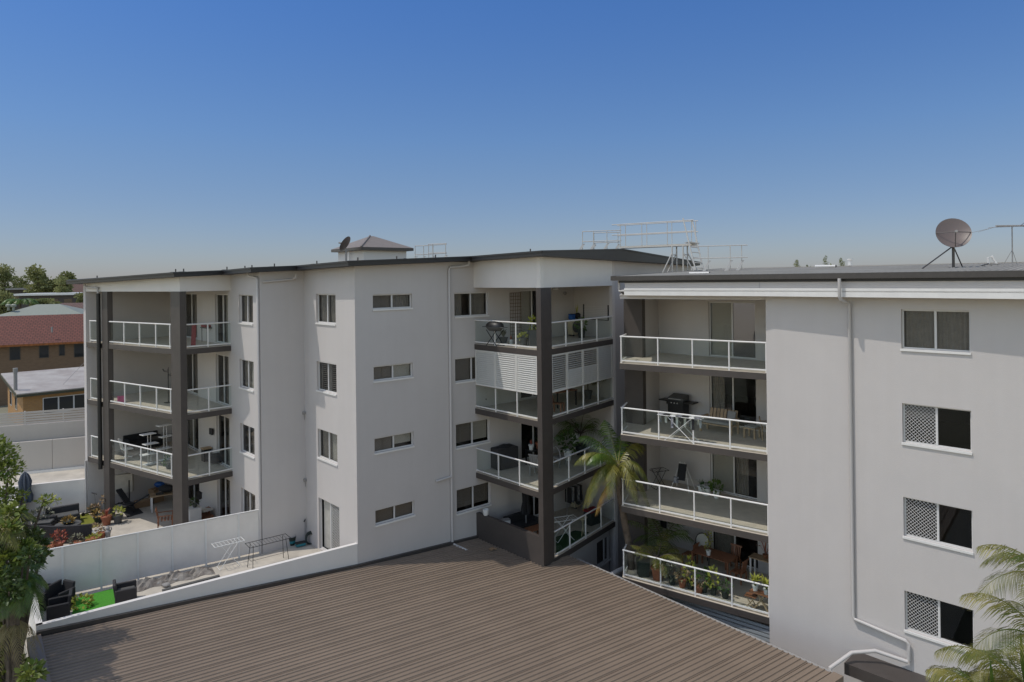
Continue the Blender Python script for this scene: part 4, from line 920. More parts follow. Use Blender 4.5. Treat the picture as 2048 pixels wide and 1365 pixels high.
t = thing('tarpaulin', 'crumpled grey tarpaulin heaped along the foot of the white fence', 'tarpaulin', tuple(P(335, 1161)), R(34)); rows = []
for j in range(9):
    rows.append([((i/26-.5)*3.3, (j/8-.5)*.85+.08*math.sin(i*.9), max(.01, (.15+.1*math.sin(i*.8+j*.5)+.07*math.sin(i*2.1-j*1.7)+rng.uniform(-.05, .05))*math.sin(math.pi*j/8)**.6*math.sin(math.pi*min(1, max(0, i/26)))**.4)) for i in range(27)])
MB().sheet(rows).build('sheet', 'tarp', t, world=False)
a, b = P(326, 1186), P(440, 1156); tag(MB().obox(a+Vector((0, 0, .01)), b-a, Vector((-.1, .12, 0)), Vector((0, 0, .07))).build('plank', 'greypot'), 'grey plank lying on the concrete along the parapet', 'plank')
for k, (x, y, r) in enumerate(((318, 1170, .1), (332, 1174, .12), (351, 1162, .08))):
    tag(MB().ico(P(x, y)+Vector((0, 0, r*.6)), r, 2, (1.3, 1, .7), .12).build('rubble_stone', 'stone'), ('small grey stone left of the others near the tarpaulin', 'largest grey stone on the concrete near the tarpaulin', 'small dark stone near the end of the tarpaulin')[k], 'stone', 'stones on the concrete')
drying_rack('white folding drying rack standing open in the sun', P(457, 1133), R(38), 'whitepot', 1.15, .5, .98)
drying_rack('long black drying rack in front of the concrete courtyard wall', P(537, 1131), R(38), 'black', 1.65, .62, 1.0, cross=False)
p = P(583, 1090); simple('bucket', 'blue grey bucket standing by the wall near the hose', 'bucket', p, 0, [('bucket', 'planter', MB().lathe((0, 0, 0), [(.15, 0), (.2, .36), (.215, .37), (.19, .37), (.15, .1)], 14)), ('rim', 'teal', MB().lathe((0, 0, .1), [(.172, 0), (.178, .1)], 14)), ('handle', 'stone', MB().pipe([(-.2, 0, .34), (-.15, 0, .5), (0, 0, .56), (.15, 0, .5), (.2, 0, .34)], .008, 5))])
p = P(601, 1093); simple('watering_tray', 'small teal tray on the concrete beside the bucket', 'tray', p, .6, [('tray', 'teal', MB().box((0, 0, .1), (.4, .24, .12))), ('rim', 'black', MB().box((0, 0, .165), (.44, .28, .02)))])
t = thing('garden_hose', 'dark coiled garden hose under the wall tap', 'hose', tuple(P(622, 1092)+Vector((0, .1, 0)))); 
for k in range(4): MB().pipe([((.22+.03*k)*math.cos(i*.35), .1*k*.3+.04*math.sin(i), .27+(.22+.03*k)*math.sin(i*.35)) for i in range(19)], .02, 5).build('coil', 'planter', t, world=False)
s0, z0 = plD.hit(611, 1045); t = thing('wall_tap', 'slim tap riser fixed to the wall above the hose', 'tap', tuple(plD.pt(s0, TZ))); MB().tube((.0, -.05, .2), (0, -.05, 1.05), .02).build('pipe', 'stone', t, world=False); MB().tube((0, -.05, 1.0), (0, -.2, .97), .025).build('spout', 'black', t, world=False)
s0, z0 = plD.hit(632, 985)

# ---- centre block, top balcony
Z = 14.5; P = lambda x, y: atz(x, y, Z)
t = thing('kettle_barbecue', 'black oval barbecue on crossed legs at the corner of the top centre balcony', 'barbecue', tuple(P(990, 692)), R(-48)); H = .62
MB().lathe((0, 0, H), [(.02, 0), (.3, .04), (.44, .16), (.46, .22)], 20, 1.05, .7).build('bowl', 'greypot', t, world=False, smooth=True); MB().lathe((0, 0, H+.225), [(.47, 0), (.44, .1), (.3, .2), (.02, .24)], 20, 1.05, .7).build('lid', 'black', t, world=False, smooth=True)
for y in (-.2, .2):
    for s in (-1, 1): MB().tube((s*.36, y, 0), (-s*.34, y, H+.08), .018).build('leg', 'black', t, world=False)
for s in (-1, 1): MB().box((s*.58, 0, H+.2), (.2, .3, .025)).build('side_shelf', 'greypot', t, world=False)
s0, z0 = plM.hit(1019, 580); s1, _ = plM.hit(1042, 580); mb = MB(); k = 0
while s0+k*.11 < s1+.02: pbox(mb, plM, s0+k*.11-.008, s0+k*.11+.012, 14.55, 16.75, .03, .045); k += 1
q = 14.6
while q < 16.75: pbox(mb, plM, s0-.03, s0+(k-1)*.11+.03, q, q+.02, .045, .06); q += .165
tag(mb.build('trellis', 'greywood'), 'tall brown timber trellis on the wall of the top centre balcony', 'trellis')
potted('grey pot of pale variegated leaves beside the black barbecue', P(1007, 688), 'greypot', .2, .3, 'greyleaf', 'spiky', .5, 34, size=.06)
potted('grey pot with pale green trailing top at the middle of the top centre balcony', P(1047, 692), 'greypot', .2, .36, 'lime', 'flat', .3, 90, size=.11)
t = potted('tall grey square planter with a yellow green plant beside the brown column', P(1066, 692), 'greypot', .19, .68, 'lime', 'bush', .6, 70, style=2, size=.16, wide=.9)
p = P(1022, 688); t = thing('garden_gnome', 'little orange and white garden figure between two grey pots', 'figurine', tuple(p)); MB().lathe((0, 0, 0), [(.08, 0), (.09, .12), (.05, .2)], 10).build('body', 'whitepot', t, world=False); MB().lathe((0, 0, .2), [(.06, 0), (.05, .08), (.005, .2)], 10).build('hat', 'terra', t, world=False)
p = P(1012, 692); simple('small_bowl', 'tiny white bowl on the floor edge of the top centre balcony', 'bowl', p, 0, [('bowl', 'whitepot', MB().lathe((0, 0, 0), [(.05, 0), (.09, .1), (.08, .1), (.04, .03)], 12)), ('soil', 'bark', MB().lathe((0, 0, .07), [(.07, 0), (.07, .005)], 10))])
acp = plM.pt(plM.sx(1143), 14.5, .35); aircon('cream outdoor air conditioner on the top centre balcony', acp, plM.ang())
p = acp+Vector((0, 0, .83)); simple('cool_box', 'small blue box on top of the cream air conditioner', 'box', p-plM.u*.26, plM.ang(), [('box', 'blue', MB().box((0, 0, .13), (.26, .22, .26))), ('lid', 'black', MB().box((0, 0, .275), (.27, .23, .03)))])
tag(MB().ico(p+plM.u*.22+Vector((0, 0, .17)), .22, 2, (1.2, .8, .8), .1).build('bag', 'blackfab', smooth=True), 'black bag on the air conditioner beside the blue box', 'bag')
t = thing('plant', 'upright bright green plant sticking up behind the black bag', 'plant', tuple(p+plM.u*.26+plM.n*-.12+Vector((0, 0, .0)))); blades(MB(), (0, 0, .1), 16, .7, .05, .25, .2).build('foliage', 'lime', t, world=False)
# folding airer on the end wall
e0, _ = plE.hit(1168, 610); e1, _ = plE.hit(1217, 610); t = thing('wall_airer', 'folded clothes airer on the end wall of the top centre balcony', 'clothes airer', tuple(plE.pt((e0+e1)/2, 15.7)))
L_ = (e1-e0); fr_ = MB()
for s in (-1, 1): MB().obox(Vector(plE.u)*s*L_/2-plE.u*.02+Vector((0, 0, -.35)), plE.u*.04, plE.n*.05, Vector((0, 0, .75))).build('arm', 'black', t, world=False)
for k in range(8): MB().obox(-plE.u*L_/2+plE.n*.03+Vector((0, 0, -.3+k*.085)), plE.u*L_, plE.n*.006, Vector((0, 0, .008))).build('line', 'white', t, world=False)
MB().obox(-plE.u*L_/2+plE.n*.01+Vector((0, 0, -.35)), plE.u*L_, plE.n*.03, Vector((0, 0, .035))).build('bar', 'black', t, world=False)
potted('dark pot with bright green leaves behind the side glass of the top centre balcony', P(1163, 676), 'planter', .22, .45, 'palmgreen', 'bush', .5, 70, size=.17, wide=1.1)
s0, z0 = plM.hit(1128, 587); tag(MB().lathe(plM.pt(s0, z0, .06), [(.03, -.09), (.09, -.05), (.1, .02), (.04, .08)], 12).build('wall_lamp', 'stone'), 'small round lamp on the wall above the air conditioner', 'lamp')
# ---- centre block, screened second storey
Z = 11.6
potted('white flowered plant behind the glass below the louvres', atz(968, 812, Z), 'greypot', .16, .35, 'greyleaf', 'spiky', .7, 20, size=.05)
potted('leafy palm in a pot behind the side glass below the louvres', atz(1190, 800, Z)+Vector((-.3, .3, 0)), 'greypot', .22, .4, 'palm', 'palm', 1.25, 9)
table('dark table behind the glass below the louvres', atz(1140, 817, Z)+Vector((-.3, .6, 0)), GA, 1.3, .7, .72, 'wood', 'black')
timber_chair('dark timber chair at the end of the table behind the louvre glass', atz(1125, 828, Z)+Vector((-.2, .2, 0)), 1.2, 'wood', .5, .5, .85, arms=False)
# ---- centre block, third storey
Z = 8.7; P = lambda x, y: atz(x, y, Z)
t = thing('covered_barbecue', 'large black covered barbecue on the third storey centre balcony', 'barbecue', tuple(P(1008, 941)+Vector((.0, .45, 0))), GA-.08)
MB().obox((-.58, -.36, .02), (1.16, 0, 0), (0, .72, 0), (0, 0, .95)).build('cover', 'wicker', t, world=False, bevel=.03); MB().lathe((0, 0, .97), [(.62, 0), (.5, .03), (.05, .12)], 4, .93, .58).build('cover_top', 'blackfab', t, world=False)
tp = P(1058, 940)+Vector((.35, .95, 0)); table('black table with two flower pots near the door of the third storey', tp, GA, 1.0, .5, .72, 'black', 'black')
potted('white pot with a small pink plant on the black table', tp-pu*.28+Vector((0, 0, .72)), 'whitepot', .13, .24, 'redleaf', 'spiky', .3, 14, size=.03)
potted('terracotta pot on the black table beside the white one', tp+pu*.16+Vector((0, 0, .72)), 'terra', .15, .27, 'leaf', 'spiky', .35, 14, size=.03)
timber_chair('slatted grey chair partly behind the brown corner column', P(1070, 955)+Vector((.1, .35, 0)), 2.6, 'stone', .5, .5, .95, arms=False)
potted('white pot on a stand near the glass door of the third storey', plM.pt(plM.sx(1136), 8.7, .5), 'whitepot', .2, .95, 'leaf', 'bush', .35, 50, size=.16, style=1)
potted('big dark palm in a pot on the third storey centre balcony', P(1178, 915)+Vector((-.35, .5, 0)), 'planter', .3, .5, 'palmgreen', 'palm', 2.1, 12, cat='palm', name='potted_palm')
potted('wide leaved plant beside the big dark palm', P(1150, 925)+Vector((-.3, .4, 0)), 'whitepot', .22, .5, 'leaf', 'bush', .9, 120, size=.25, wide=2)
t = thing('rattan_chair', 'round backed rattan chair among the third storey plants', 'chair', tuple(P(1130, 938)+Vector((-.2, .4, 0))), 2.2); MB().box((0, 0, .42), (.5, .5, .06)).build('seat', 'stone', t, world=False); MB().pipe([(.3*math.cos(a*.314), .22, .45+.5*math.sin(a*.314)) for a in range(11)], .03, 6).build('backrest', 'stone', t, world=False)
for x in (-.2, .2):
    for y in (-.2, .2): MB().box((x, y, .2), (.04, .04, .4)).build('leg', 'stone', t, world=False)
# ---- centre block, lowest balcony
Z = 5.8; P = lambda x, y: atz(x, y, Z)
s0, _ = plCF.hit(969, 1030); tag(MB().lathe(plCF.pt(s0, 6.88, -.08), [(.1, 0), (.13, .05), (.14, .26), (.12, .27), (.11, .1)], 14).build('plant_pot', 'whitepot', smooth=True), 'white empty pot standing on the dark parapet', 'pot')
sofa('black sofa behind the dark parapet of the lowest centre balcony', P(1018, 1075)+Vector((.55, .7, 0)), GA, 1.5, 'blackfab')
p = P(1006, 1080)+Vector((.12, .35, .45)); simple('cooler', 'small white box on the seat behind the dark parapet', 'box', p, .4, [('box', 'whitepot', MB().box((0, 0, .16), (.36, .26, .32))), ('lid', 'stone', MB().box((0, 0, .33), (.38, .28, .03)))])
parasol('black closed parasol before the glass door of the lowest centre balcony', P(1042, 1080)+Vector((.25, .95, 0)), 2.2, 'blackfab', .16)
table('low reddish timber table beside the black parasol', P(1062, 1090)+Vector((.2, .7, 0)), GA, .8, .5, .5, 'wood', 'wood')
aircon('cream outdoor air conditioner on the lowest centre balcony', plM.pt(plM.sx(1144), 5.8, .35), plM.ang())
drying_rack('white winged drying rack behind the lowest side balustrade', P(1133, 1083)+Vector((-.1, .15, 0)), R(20), 'whitepot', 1.2, .55, .95)
c = [P(x, y) for x, y in ((1112, 1110), (1112, 1075), (1150, 1062), (1178, 1066))]
tag(MB().prism([v[:2] for v in c], Z+.003, Z+.02).build('turf_patch', 'darkturf'), 'dark green turf rug under the white drying rack in the shade', 'turf')
t = thing('ironing_stand', 'cream folding stand beside the winged drying rack', 'stand', tuple(P(1166, 1072)), 1.0); MB().box((0, 0, .8), (.34, .3, .05)).build('top', 'cream', t, world=False)
for s in (-1, 1): MB().tube((s*.14, 0, 0), (-s*.1, 0, .78), .018).build('leg', 'cream', t, world=False)
p = P(1200, 1048)+Vector((-.35, .1, 0)); simple('storage_box', 'dark storage box with red lid by the end wall', 'box', p, GA, [('box', 'planter', MB().box((0, 0, .3), (.7, .5, .6))), ('lid', 'red', MB().box((0, 0, .63), (.74, .54, .06)))])
t = thing('clothes_rail', 'rail of striped dark clothes in the shaded end of the lowest balcony', 'clothes rail', tuple(P(1185, 1040)+Vector((-.8, .9, 0))), GA); MB().tube((-.5, 0, 1.4), (.5, 0, 1.4), .015).build('bar', 'stone', t, world=False)
for s in (-1, 1): MB().tube((s*.5, 0, 0), (s*.5, 0, 1.4), .015).build('upright', 'stone', t, world=False)
for k in range(5): MB().box((-.4+k*.19, 0, 1.0), (.05, .4, .75)).build('garment', 'clothes' if k % 2 else 'blackfab', t, world=False)

# ---- right block, second storey
Z = G4[1]; P = lambda x, y: atz(x, y, Z); KA = plK.ang()
t = thing('gas_barbecue', 'black gas barbecue with side shelves against the balcony wall', 'barbecue', tuple(plK.pt(plK.sx(1370), Z, .55)), KA)
MB().box((0, 0, .42), (.75, .5, .7)).build('cabinet', 'black', t, world=False); MB().obox((-.42, -.3, .77), (.84, 0, 0), (0, .58, 0), (0, 0, .16)).build('firebox', 'black', t, world=False)
MB().prism([(-.4, -.26), (.4, -.26), (.4, .26), (-.4, .26)], .93, [1.06, 1.06, 1.2, 1.2]).build('hood', 'greypot', t, world=False, bevel=.03)
for s in (-1, 1): MB().box((s*.64, 0, .9), (.42, .48, .05)).build('side_shelf', 'black', t, world=False)
for k in range(3): MB().tube((-.16+k*.15, -.3, .85), (-.16+k*.15, -.33, .85), .028).build('knob', 'alu', t, world=False)
MB().tube((-.3, -.31, 1.02), (.3, -.31, 1.02), .014).build('handle', 'alu', t, world=False)
for x in (-.3, .3):
    for y in (-.2, .2): MB().box((x, y, .035), (.06, .06, .07)).build('foot', 'black', t, world=False)
t = drying_rack('white drying rack loaded with dark and pale washing', P(1360, 884)+Vector((.1, .12, 0)), plF.ang(), 'whitepot', 1.75, .6, .98)
for k in range(13):
    x = -.82+k*.135; L_ = rng.uniform(.25, .6); MB().box((x, rng.uniform(-.26, .26), .98-L_/2), (.09, .05, L_)).build('garment', ('clothes', 'whitepot', 'blackfab', 'cushion')[k % 4], t, world=False)
for k in range(7): MB().box((-.75+k*.25, rng.uniform(-.1, .1), 1.0), (.2, .5, .03)).build('garment', ('clothes', 'blackfab', 'whitepot')[k % 3], t, world=False)
t = thing('timber_bench', 'pale timber slatted bench seat with grey cushions on the second balcony', 'bench', tuple(P(1431, 868)+Vector((.25, .3, 0))), KA)
MB().box((0, -.02, .34), (1.4, .62, .05)).build('seat', 'palewood', t, world=False); MB().box((0, -.02, .42), (1.22, .56, .11)).build('cushion', 'stone', t, world=False, bevel=.03); MB().obox((.25, .12, .5), (.36, 0, 0), (0, .08, .02), (0, .1, .36)).build('pillow', 'stone', t, world=False, bevel=.03)
for k in range(8): MB().obox((-.62+k*.158, .27, .36), (.12, 0, 0), (0, .025, 0), (0, .14, .52)).build('back_slat', 'palewood', t, world=False)
for s in (-1, 1):
    MB().box((s*.68, -.02, .6), (.08, .66, .04)).build('armrest', 'palewood', t, world=False); MB().box((s*.68, -.3, .3), (.07, .06, .6)).build('leg', 'palewood', t, world=False); MB().box((s*.68, .26, .3), (.07, .06, .6)).build('leg', 'palewood', t, world=False)
def stool(label, p, rz, w_, d_):
    t = thing('timber_stool', label, 'stool', tuple(p), rz)
    MB().box((0, 0, .4), (w_, d_, .04)).build('seat', 'palewood', t, world=False); MB().box((0, 0, .45), (w_-.04, d_-.04, .06)).build('cushion', 'stone', t, world=False, bevel=.02)
    for x in (-1, 1):
        for y in (-1, 1): MB().box((x*(w_/2-.04), y*(d_/2-.04), .19), (.06, .06, .38)).build('leg', 'palewood', t, world=False)
stool('square pale timber stool with a grey cushion', P(1504, 876), KA, .5, .5); 
timber_chair('pale timber armchair half hidden by the blank wall', P(1537, 881)+Vector((.1, .15, 0)), R(70), 'palewood', .62, .6, .8)
# ---- right block, third storey
Z = G4[2]; P = lambda x, y: atz(x, y, Z)
drying_rack('black wire rack in the far corner of the third balcony', P(1312, 978)+Vector((.15, .1, 0)), R(20), 'black', .75, .5, .8)
t = thing('clothes_airer', 'white A frame airer with a dark garment hanging on it', 'drying rack', tuple(P(1362, 985)+Vector((.15, .3, 0))), KA+.2)
for s in (-1, 1):
    for y in (-1, 1): MB().tube((s*.42, y*.38, 0), (s*.1, 0, 1.22), .016).build('leg', 'white', t, world=False)
for z_ in (.55, .85, 1.2): MB().tube((-.3*(1.3-z_)-.1, -.1, z_), (.3*(1.3-z_)+.1, -.1, z_), .01).build('bar', 'white', t, world=False)
MB().obox((-.16, -.3, .5), (.36, 0, 0), (0, .03, 0), (.02, .22, .66)).build('garment', 'blackfab', t, world=False); MB().obox((-.3, -.32, .36), (.22, 0, 0), (0, .03, 0), (0, .05, .26)).build('garment', 'clothes', t, world=False)
for x, y, l, k in ((1398, 987, 'small white pot with a wispy plant, left of three by the wall', 'spiky'), (1410, 992, 'wide white pot with low dark leaves, middle of three by the wall', 'flat'), (1429, 998, 'white pot with a full grassy green plant, right of three by the wall', 'bush')):
    potted(l, P(x, y)+Vector((.12, .12, 0)), 'whitepot', .15 if k != 'flat' else .2, .3, 'leaf' if k != 'bush' else 'palmgreen', k, .4, {'spiky': 14, 'flat': 50, 'bush': 90}[k], size={'spiky': .03, 'flat': .14, 'bush': .16}[k], group='white pots by the balcony wall', wide=1.7)
# ---- right block, lowest balcony
Z = G4[3]; P = lambda x, y: atz(x, y, Z)
p = P(1283, 1156); simple('garden_bin', 'dark green bin at the left corner of the lowest balcony', 'bin', p+Vector((.1, .2, 0)), KA, [('bin', 'planter', MB().lathe((0, 0, 0), [(.26, 0), (.32, .8), (.33, .82)], 4, 1.1, 1.1)), ('lid', 'blackfab', MB().lathe((0, 0, .82), [(.36, 0), (.35, .06), (.1, .1)], 4, 1.1, 1.1))])
potted('large terracotta pot with a bushy yellow green palm', P(1312, 1162)+Vector((.1, .15, 0)), 'terra', .27, .5, 'palm', 'palm', 1.25, 13, cat='palm', name='potted_palm')
potted('tall feathery palm behind the terracotta pot', P(1318, 1140)+Vector((.3, .7, 0)), 'planter', .25, .5, 'palmgreen', 'palm', 1.7, 11, cat='palm', name='potted_palm')
t = thing('wall_hanging', 'long dark rug hanging on the back wall of the lowest balcony', 'rug', tuple(plK.pt(plK.sx(1322), Z+.7, .06))); MB().obox(-plK.u*.25, plK.u*.5, plK.n*.03, Vector((0, 0, 1.6))).build('rug', 'blackfab', t, world=False); MB().tube(-plK.u*.3+Vector((0, 0, 1.6))+plK.n*.02, plK.u*.3+Vector((0, 0, 1.6))+plK.n*.02, .02).build('rod', 'black', t, world=False)
t = thing('hanging_basket', 'dark wire basket with trailing plants in front of the white wall', 'hanging basket', tuple(plK.pt(plK.sx(1353), Z+1.2, .5))); MB().tube((0, 0, .3), (0, 0, 1.15), .008).build('chain', 'black', t, world=False); MB().lathe((0, 0, 0), [(.05, 0), (.3, .15), (.38, .3), (.36, .3), (.05, .04)], 16).build('basket', 'planter', t, world=False); leafball(MB(), (0, 0, .22), (.5, .4, .22), 60, .16).build('foliage', 'leaf', t, world=False)
tb = P(1418, 1160)+Vector((.45, .75, 0)); table('long reddish timber table of the lowest balcony', tb, KA, 1.7, .9, .74, 'wood', 'wood', slats=9)
timber_chair('dark folding chair at the left end of the timber table', tb-plK.u*1.15, KA+R(90)+R(180), 'wood', .5, .5, .9, arms=False)
timber_chair('reddish slatted chair at the right end of the timber table', tb+plK.u*1.15+plK.n*.2, KA-R(90), 'wood', .5, .5, .92, arms=False)
timber_chair('reddish chair pushed in behind the timber table', tb+plK.u*.45-plK.n*.7, KA, 'wood', .5, .5, .92, arms=False)
t = thing('rattan_chair', 'black framed chair with round white back beside the sliding door', 'chair', tuple(plK.pt(plK.sx(1419), Z, .75)), KA+.5); MB().lathe((0, 0, .43), [(.27, 0), (.27, .06)], 16).build('seat', 'cushion', t, world=False)
bk = MB(); bk.face([(.26*math.cos(a*.3927), .24+.05*math.sin(a*.3927), .82+.3*math.sin(a*.3927)) for a in range(16)]); bk.build('backrest', 'cushion', t, world=False); MB().pipe([(.28*math.cos(a*.3927), .25+.05*math.sin(a*.3927), .82+.32*math.sin(a*.3927)) for a in range(17)], .022, 6).build('back_frame', 'black', t, world=False)
for s in (-1, 1): MB().pipe([(s*.27, .22, .75), (s*.33, 0, .72), (s*.3, -.25, .62), (s*.26, -.24, 0)], .02, 6).build('armrest', 'black', t, world=False); MB().tube((s*.2, .2, 0), (s*.22, .22, .5), .02).build('leg', 'black', t, world=False)
tc = thing('climbing_plant', 'tall thin climbing plant in a white pot on the timber table', 'plant', tuple(tb-plK.u*.1+plK.n*.3+Vector((0, 0, .74)))); pot_mesh(.1, .2).build('pot', 'whitepot', tc, world=False); lf = MB()
for k in range(9): leafball(lf, (rng.uniform(-.06, .06), rng.uniform(-.05, .05), .25+k*.1), (.1, .1, .08), 9, .1)
lf.build('foliage', 'lime', tc, world=False); MB().tube((0, 0, .15), (0, 0, 1.15), .01).build('stem', 'bark', tc, world=False)
for x, y, m, k, h_, n_, l, w_ in ((1342, 1171, 'greyleaf', 'bush', .45, 70, 'sprawling leafy pot plant beside the terracotta palm pot', 1.8), (1362, 1177, 'peach', 'bush', .4, 80, 'pot of dull pink green foliage close to the glass', 1.5), (1378, 1180, 'lime', 'bush', .95, 110, 'tall yellow green bush in a dark pot behind the second post', 1.25),
        (1405, 1187, 'leaf', 'bush', .7, 120, 'round green bush right of the second balustrade post', 1.4), (1424, 1192, 'lime', 'bush', .75, 80, 'bright yellow green leafy plant hanging towards the glass', 1.2), (1395, 1189, 'peach', 'bush', .3, 60, 'small peach flowered plant in front of the round green bush', 1.2), (1448, 1199, 'leaf', 'bush', .3, 40, 'small broad leaved seedling in a low pot', 1.4)):
    potted(l, P(x, y)+Vector((.08, .1, 0)), 'planter' if m != 'peach' else 'terra', .16, .28, m, k, h_, n_, size=.15, wide=w_)
dp_ = P(1530, 1190)+Vector((.35, 1.1, 0)); table('tall white table with a pale timber top in the corner by the door', dp_, KA, 1.0, .5, .95, 'palewood', 'white', lr=.03)
potted('dark red spiky plant on the tall white table', dp_+Vector((.1, 0, .95)), 'wood', .12, .14, 'redleaf', 'spiky', .65, 12, size=.04)
tb2 = P(1519, 1228)+Vector((.12, .2, 0)); t = thing('plant_bench', 'small plant bench on crossed pale legs at the right end of the lowest balcony', 'bench', tuple(tb2), KA); MB().box((0, 0, .66), (.75, .34, .04)).build('top', 'wood', t, world=False)
for s in (-1, 1): MB().obox((s*.3, -.05, 0), (.07, 0, 0), (0, .05, 0), (-s*.45, 0, .64)).build('leg', 'palewood', t, world=False)
for k in range(2): potted(('yellow green rosette in a white pot, left on the plant bench', 'fuller yellow green plant in a white pot, right on the plant bench')[k], tb2+plK.u*(-.2+.42*k)+Vector((0, 0, .68)), 'whitepot', .11, .2, 'lime', 'spiky', .5+.1*k, 26, size=.09)
sp = P(1502, 1219); t = thing('folding_stool', 'small reddish folding stool in front of the plant bench', 'stool', tuple(sp+Vector((.05, .1, 0))), KA+.15); MB().box((0, 0, .46), (.42, .32, .035)).build('seat', 'wood', t, world=False)
for s in (-1, 1):
    for y in (-.12, .12): MB().tube((s*.18, y, 0), (-s*.16, y, .45), .02, 6).build('leg', 'palewood', t, world=False)
# ================================================================ ON THE ROOFS
rzz = lambda v: rz(v.x, v.y)+.19
c = aty(727, 512, 37.5); t = thing('lift_housing', 'small white roof house with a taupe hipped roof standing on the flats', 'roof house', (c.x, c.y, 18.2)); pl = Pl(c, c+plM.u*3.1); pl2 = Pl(c-plM.n*3.0+Vector((-.25, 0, 0)), c)
mb = MB(); d3 = -plM.n*3.0
mb.prism([tuple(v[:2]) for v in (c, c+plM.u*2.75, c+plM.u*2.75+d3, c+d3)], 18.0, 19.2).build('wall', 'whitewall', t)
E_ = [c-plM.u*.3+plM.n*.3, c+plM.u*3.05+plM.n*.3, c+plM.u*3.05+d3-plM.n*.3, c-plM.u*.3+d3-plM.n*.3]; r = MB(); Z_ = lambda v, z: Vector((v.x, v.y, z)); ap = [Z_((E_[0]+E_[2])/2-plM.u*.12, 20.0), Z_((E_[0]+E_[2])/2+plM.u*.12, 20.0)]; e = [Z_(v, 19.26) for v in E_]
r.face([e[0], e[1], ap[1], ap[0]]); r.face([e[1], e[2], ap[1]]); r.face([e[2], e[3], ap[0], ap[1]]); r.face([e[3], e[0], ap[0]]); r.face(e[::-1]); rr_ = r.build('roof', 'hiproof', t) if 'hiproof' in M else None
if not rr_:
    M['hiproof'] = mat('taupe_roof_sheet', (.2, .17, .145), .6, var=.1); rr_ = r.build('roof', 'hiproof', t)
MB().prism([tuple(v[:2]) for v in E_], 19.1, 19.255).build('gutter', 'gutter', rr_); MB().tube(e[0]+Vector((0, 0, .02)), ap[0]+Vector((0, 0, .02)), .05, 6).build('ridge_cap', 'hiproof', rr_)
v = pl2.pt(pl2.L*.55, 0, .06); MB().tube((v.x, v.y, 18.2), (v.x, v.y, 19.1), .05).build('downpipe', 'white', t)
MB().box(c+plM.u*2.65+plM.n*.03+Vector((0, 0, 18.55-c.z)), (.12, .08, .25), plM.ang()).build('vent', 'black', t)
def dishes(label, p, r, az, el, pole, m, legs=True, name='satellite_dish'):
    t = thing(name, label, 'satellite dish', tuple(p)); top = Vector((0, 0, pole)); MB().tube((0, 0, 0), top, .045, 10).build('mast', 'gutter' if legs else 'stone', t, world=False)
    f = Vector((math.cos(az)*math.cos(el), math.sin(az)*math.cos(el), math.sin(el))); x = f.cross(Vector((0, 0, 1))).normalized(); y = x.cross(f).normalized(); ctr = top+f*.12+y*r*.55; rows = []
    for k in range(7):
        q = k/6; rows.append([ctr+(x*math.cos(a)+y*1.08*math.sin(a))*r*q+f*(.22*r*q*q) for a in [6.2832*i/32 for i in range(33)]])
    d = MB().sheet(rows); d.sheet([[v-f*.012 for v in rw] for rw in rows][::-1]); d.build('reflector', m, t, world=False, smooth=True)
    fp = ctr+f*r*.75-y*r*.25; MB().tube(fp, fp+f*.12-y*.04, .045, 8).build('feed_horn', 'stone', t, world=False)
    for v in (ctr-y*r*1.0+f*.2*r, ctr-x*r*.95+f*.2*r, ctr+x*r*.95+f*.2*r): MB().tube(v, fp, .014, 6).build('feed_arm', 'gutter', t, world=False)
    if legs:
        for v in legs: MB().tube(top*.9, v, .022, 6).build('strut', 'gutter', t, world=False)
    MB().box((0, 0, .01), (.3, .3, .02)).build('base_plate', 'gutter', t, world=False); return t
bp = aty(1907, 537, 23.4); dishes('large taupe satellite dish on a black mast with long struts', bp, .53, R(-112), R(27), .85, 'dish', [Vector((-1.25, -.3, .0)), Vector((.55, .35, .02))])
v = aty(692, 505, 37.2); dishes('small taupe satellite dish at the corner of the white roof house', Vector((v.x, v.y, 18.4)), .42, R(165), R(32), .75, 'dish', [])
mp = aty(2025, 533, 22.7); t = thing('television_aerial', 'television aerial on a thin mast at the right edge of the grey roof', 'aerial', tuple(mp)); MB().tube((0, 0, 0), (0, 0, 1.35), .018).build('mast', 'stone', t, world=False)
MB().tube((-.62, -.12, 1.34), (.75, .15, 1.36), .026).build('boom', 'stone', t, world=False)
for k in range(9):
    x = -.55+k*.15; MB().tube((x, -.35-.02*k, 1.3+.004*k), (x, .35+.02*k, 1.32+.004*k), .007, 5).build('element', 'stone', t, world=False)
for s in (-1, 1): MB().tube((-.6, 0, 1.3), (-1.25, s*.18, 1.14), .006, 5).build('dipole', 'stone', t, world=False); MB().obox((.3, s*.02, 1.35), (.35, s*.1, s*.22), (.02, 0, 0), (0, .012, 0)).build('reflector', 'gutter', t, world=False)
MB().tube((0, 0, .55), (.25, .1, 0), .008, 5).tube((0, 0, .55), (-.12, .3, 0), .008, 5).build('stay', 'stone', t, world=False)
def guard(label, pts, h=1.05, posts=None, name='guardrail', lean=Vector((-.3, -.1, 0)), brace=True):
    pts = [Vector(p) for p in pts]; t = thing(name, label, 'guardrail', tuple(pts[0])); up = Vector((0, 0, 1))
    for q in (h, h*.52): MB().pipe([p+up*q for p in pts], .022, 8).build('rail', 'alu', t)
    for p in posts or pts:
        p = Vector(p); MB().tube(p, p+up*h, .02, 8).build('post', 'alu', t)
        if brace: MB().obox(p+lean, -lean+up*h*.42, Vector((.13, 0, 0)), Vector((0, .03, 0))).build('brace', 'alu', t)
    return t
Zr = 18.72; G = lambda px, Y, z: (lambda v: Vector((v.x, v.y, z)))(aty(px, 480, Y))
